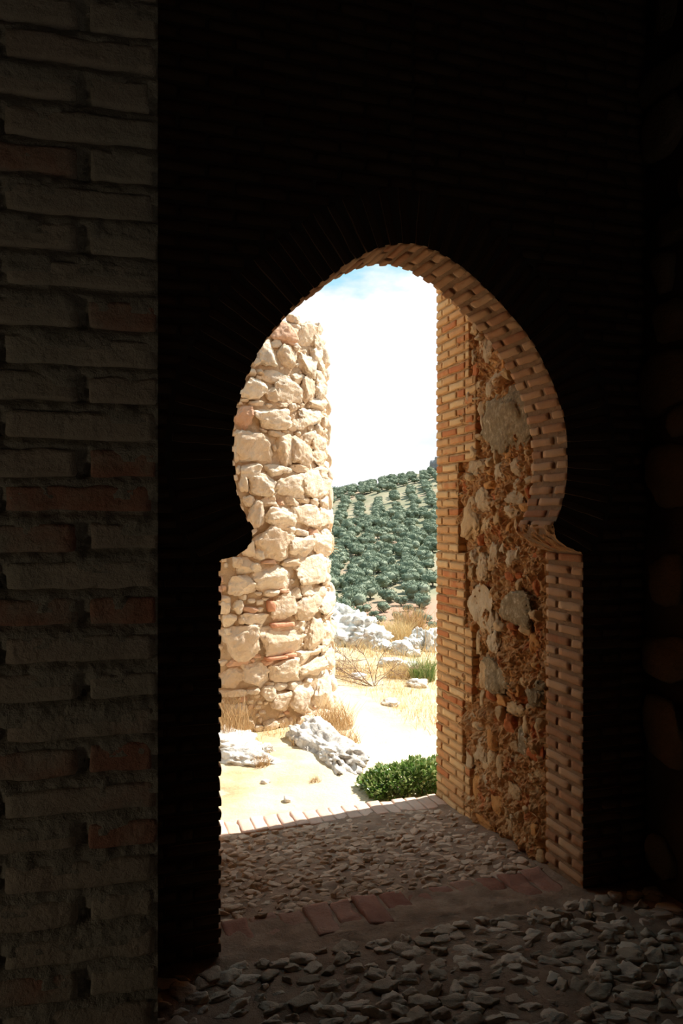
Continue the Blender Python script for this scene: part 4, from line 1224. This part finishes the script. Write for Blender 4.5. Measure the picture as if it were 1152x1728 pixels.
tuft('dry_weed', 'yellowing weeds left of the green rush', 'plant', 0.66, 9.1, 500, 0.16, (0.06, 0.2), (0.004, 0.008), (0.2, 0.9), 'straw')
tuft('dry_weed', 'yellow-green bush on the ridge top beside the tower', 'plant', 0.02, 12.6, 500, 0.25, (0.15, 0.42), (0.006, 0.012), (0.1, 0.7), 'rush')
# wisps growing out of the tower joint
mb = MB()
th_ = 1.36
c0 = T(th_, 1.33, -0.01)
n = 40
c = c0 + rs.normal(0, 0.012, (n, 3))
dr = np.array([1.0, -0.1, 0.1]) + rs.normal(0, 0.55, (n, 3))
leaves(mb, c, dr, rs.normal(size=(n, 3)), rs.uniform(0.06, 0.16, n), rs.uniform(0.002, 0.004, n))
tag(mb.build('dry_weed', M['straw'], origin=c0), 'pale wisp of dry weed growing from the tower side', 'plant')

# dead branching shrub between tower and rush
def twigs(mb, p, d, ln, r_, depth):
    k = max(3, int(ln / 0.05))
    pts = [p]
    dd2 = d.copy()
    for i in range(k):
        dd2 = dd2 + rs.normal(0, 0.10, 3); dd2[2] -= 0.01; dd2 /= np.linalg.norm(dd2)
        pts.append(pts[-1] + dd2 * ln / k)
    tube(mb, pts, np.linspace(r_, r_ * 0.45, len(pts)), 4)
    if depth > 0:
        for j in range(rs.integers(3, 6)):
            i = rs.integers(1, len(pts))
            nd = dd2 + rs.normal(0, 0.55, 3); nd /= np.linalg.norm(nd)
            if nd[2] < -0.2: nd[2] = -nd[2] * 0.5
            twigs(mb, pts[i], nd, ln * rs.uniform(0.4, 0.7), r_ * 0.6, depth - 1)
bx_, by_ = 0.34, 8.60
bz_ = g1(bx_, by_)
mb = MB()
for d_, l_ in (((-0.8, 0.5, 0.42), 0.8), ((-0.85, 0.6, 0.3), 0.7), ((-0.6, 0.1, 0.5), 0.6), ((-0.75, 0.4, 0.62), 0.75), ((-0.35, 0.3, 0.85), 0.5), ((0.15, 0.2, 0.9), 0.5), ((-0.9, 0.2, 0.22), 0.6), ((0.5, 0.5, 0.7), 0.42)):
    dv = np.array(d_); dv /= np.linalg.norm(dv)
    twigs(mb, np.array([bx_, by_, bz_ - 0.01]), dv, l_, 0.005, 3)
tag(mb.build('dead_shrub', M['twig'], origin=(bx_, by_, bz_)), 'leafless dead shrub with tangled reddish twigs on the straw slope', 'shrub')
mb = MB()
for k in range(3):
    tube(mb, [(1.0 + k * 0.08, 11.0 - k * .3, -0.16), (1.0 + k * 0.085, 11.0 - k * .3, 0.12), (1.01 + k * 0.08, 11.0 - k * .3, 0.30 + 0.05 * k)], [0.006, 0.005, 0.003], 4)
tag(mb.build('dry_stalk', M['straw_brown'], origin=(1.0, 11.0, -0.15)), 'thin upright dry stalks before the jagged rock', 'plant')

# low leafy hedge plant just outside the edging
hedge = bpy.data.objects.new('hedge_bush', None)
COL.objects.link(hedge)
hc = np.array([0.50, 5.33, -0.16])
hedge.location = hc
tag(hedge, 'low leafy green bush beyond the brick edging, against the quoins', 'bush')
mb = MB()
n = 4200
a, b = rs.uniform(-1, 1, n), rs.uniform(-1, 1, n)
hx_ = 0.37; hy_ = 0.15
top = 0.165 * (1 - 0.55 * np.abs(a) ** 4) * (1 - 0.35 * np.abs(b) ** 3) + 0.03 * fbm(np.stack([a * 3, b * 2, a * 0], 1), 141, 3)
zf = 1 - rs.random(n) ** 1.7
px = a * hx_; py = b * hy_
pos = hc + px[:, None] * U + py[:, None] * (R - R.dot(U) * U) + (top * zf)[:, None] * Z
out = np.stack([a * 0.6, b * 0.9, zf * 0.9], 1)
outw = out[:, :1] * U + out[:, 1:2] * R + out[:, 2:3] * Z
leaves(mb, pos, outw + rs.normal(0, 0.55, (n, 3)), rs.normal(0, 0.5, (n, 3)) + np.array([0, 0, 1.0]), rs.uniform(0.022, 0.044, n), rs.uniform(0.016, 0.027, n), 0, 0.12)
mb.build('foliage', M['hedge_leaf'], hedge)
mb = MB()
for k in range(90):
    x_, y_ = rs.uniform(-0.33, 0.33), rs.uniform(-0.12, 0.12)
    p0 = hc + x_ * U + y_ * R - 0.02 * Z
    dv = rs.normal(0, 0.04, 3); dv[2] = rs.uniform(0.07, 0.13)
    tube(mb, [p0, p0 + dv * 0.5, p0 + dv + rs.normal(0, 0.008, 3)], [0.004, 0.003, 0.002], 4)
mb.build('stem', M['hedge_stem'], hedge)
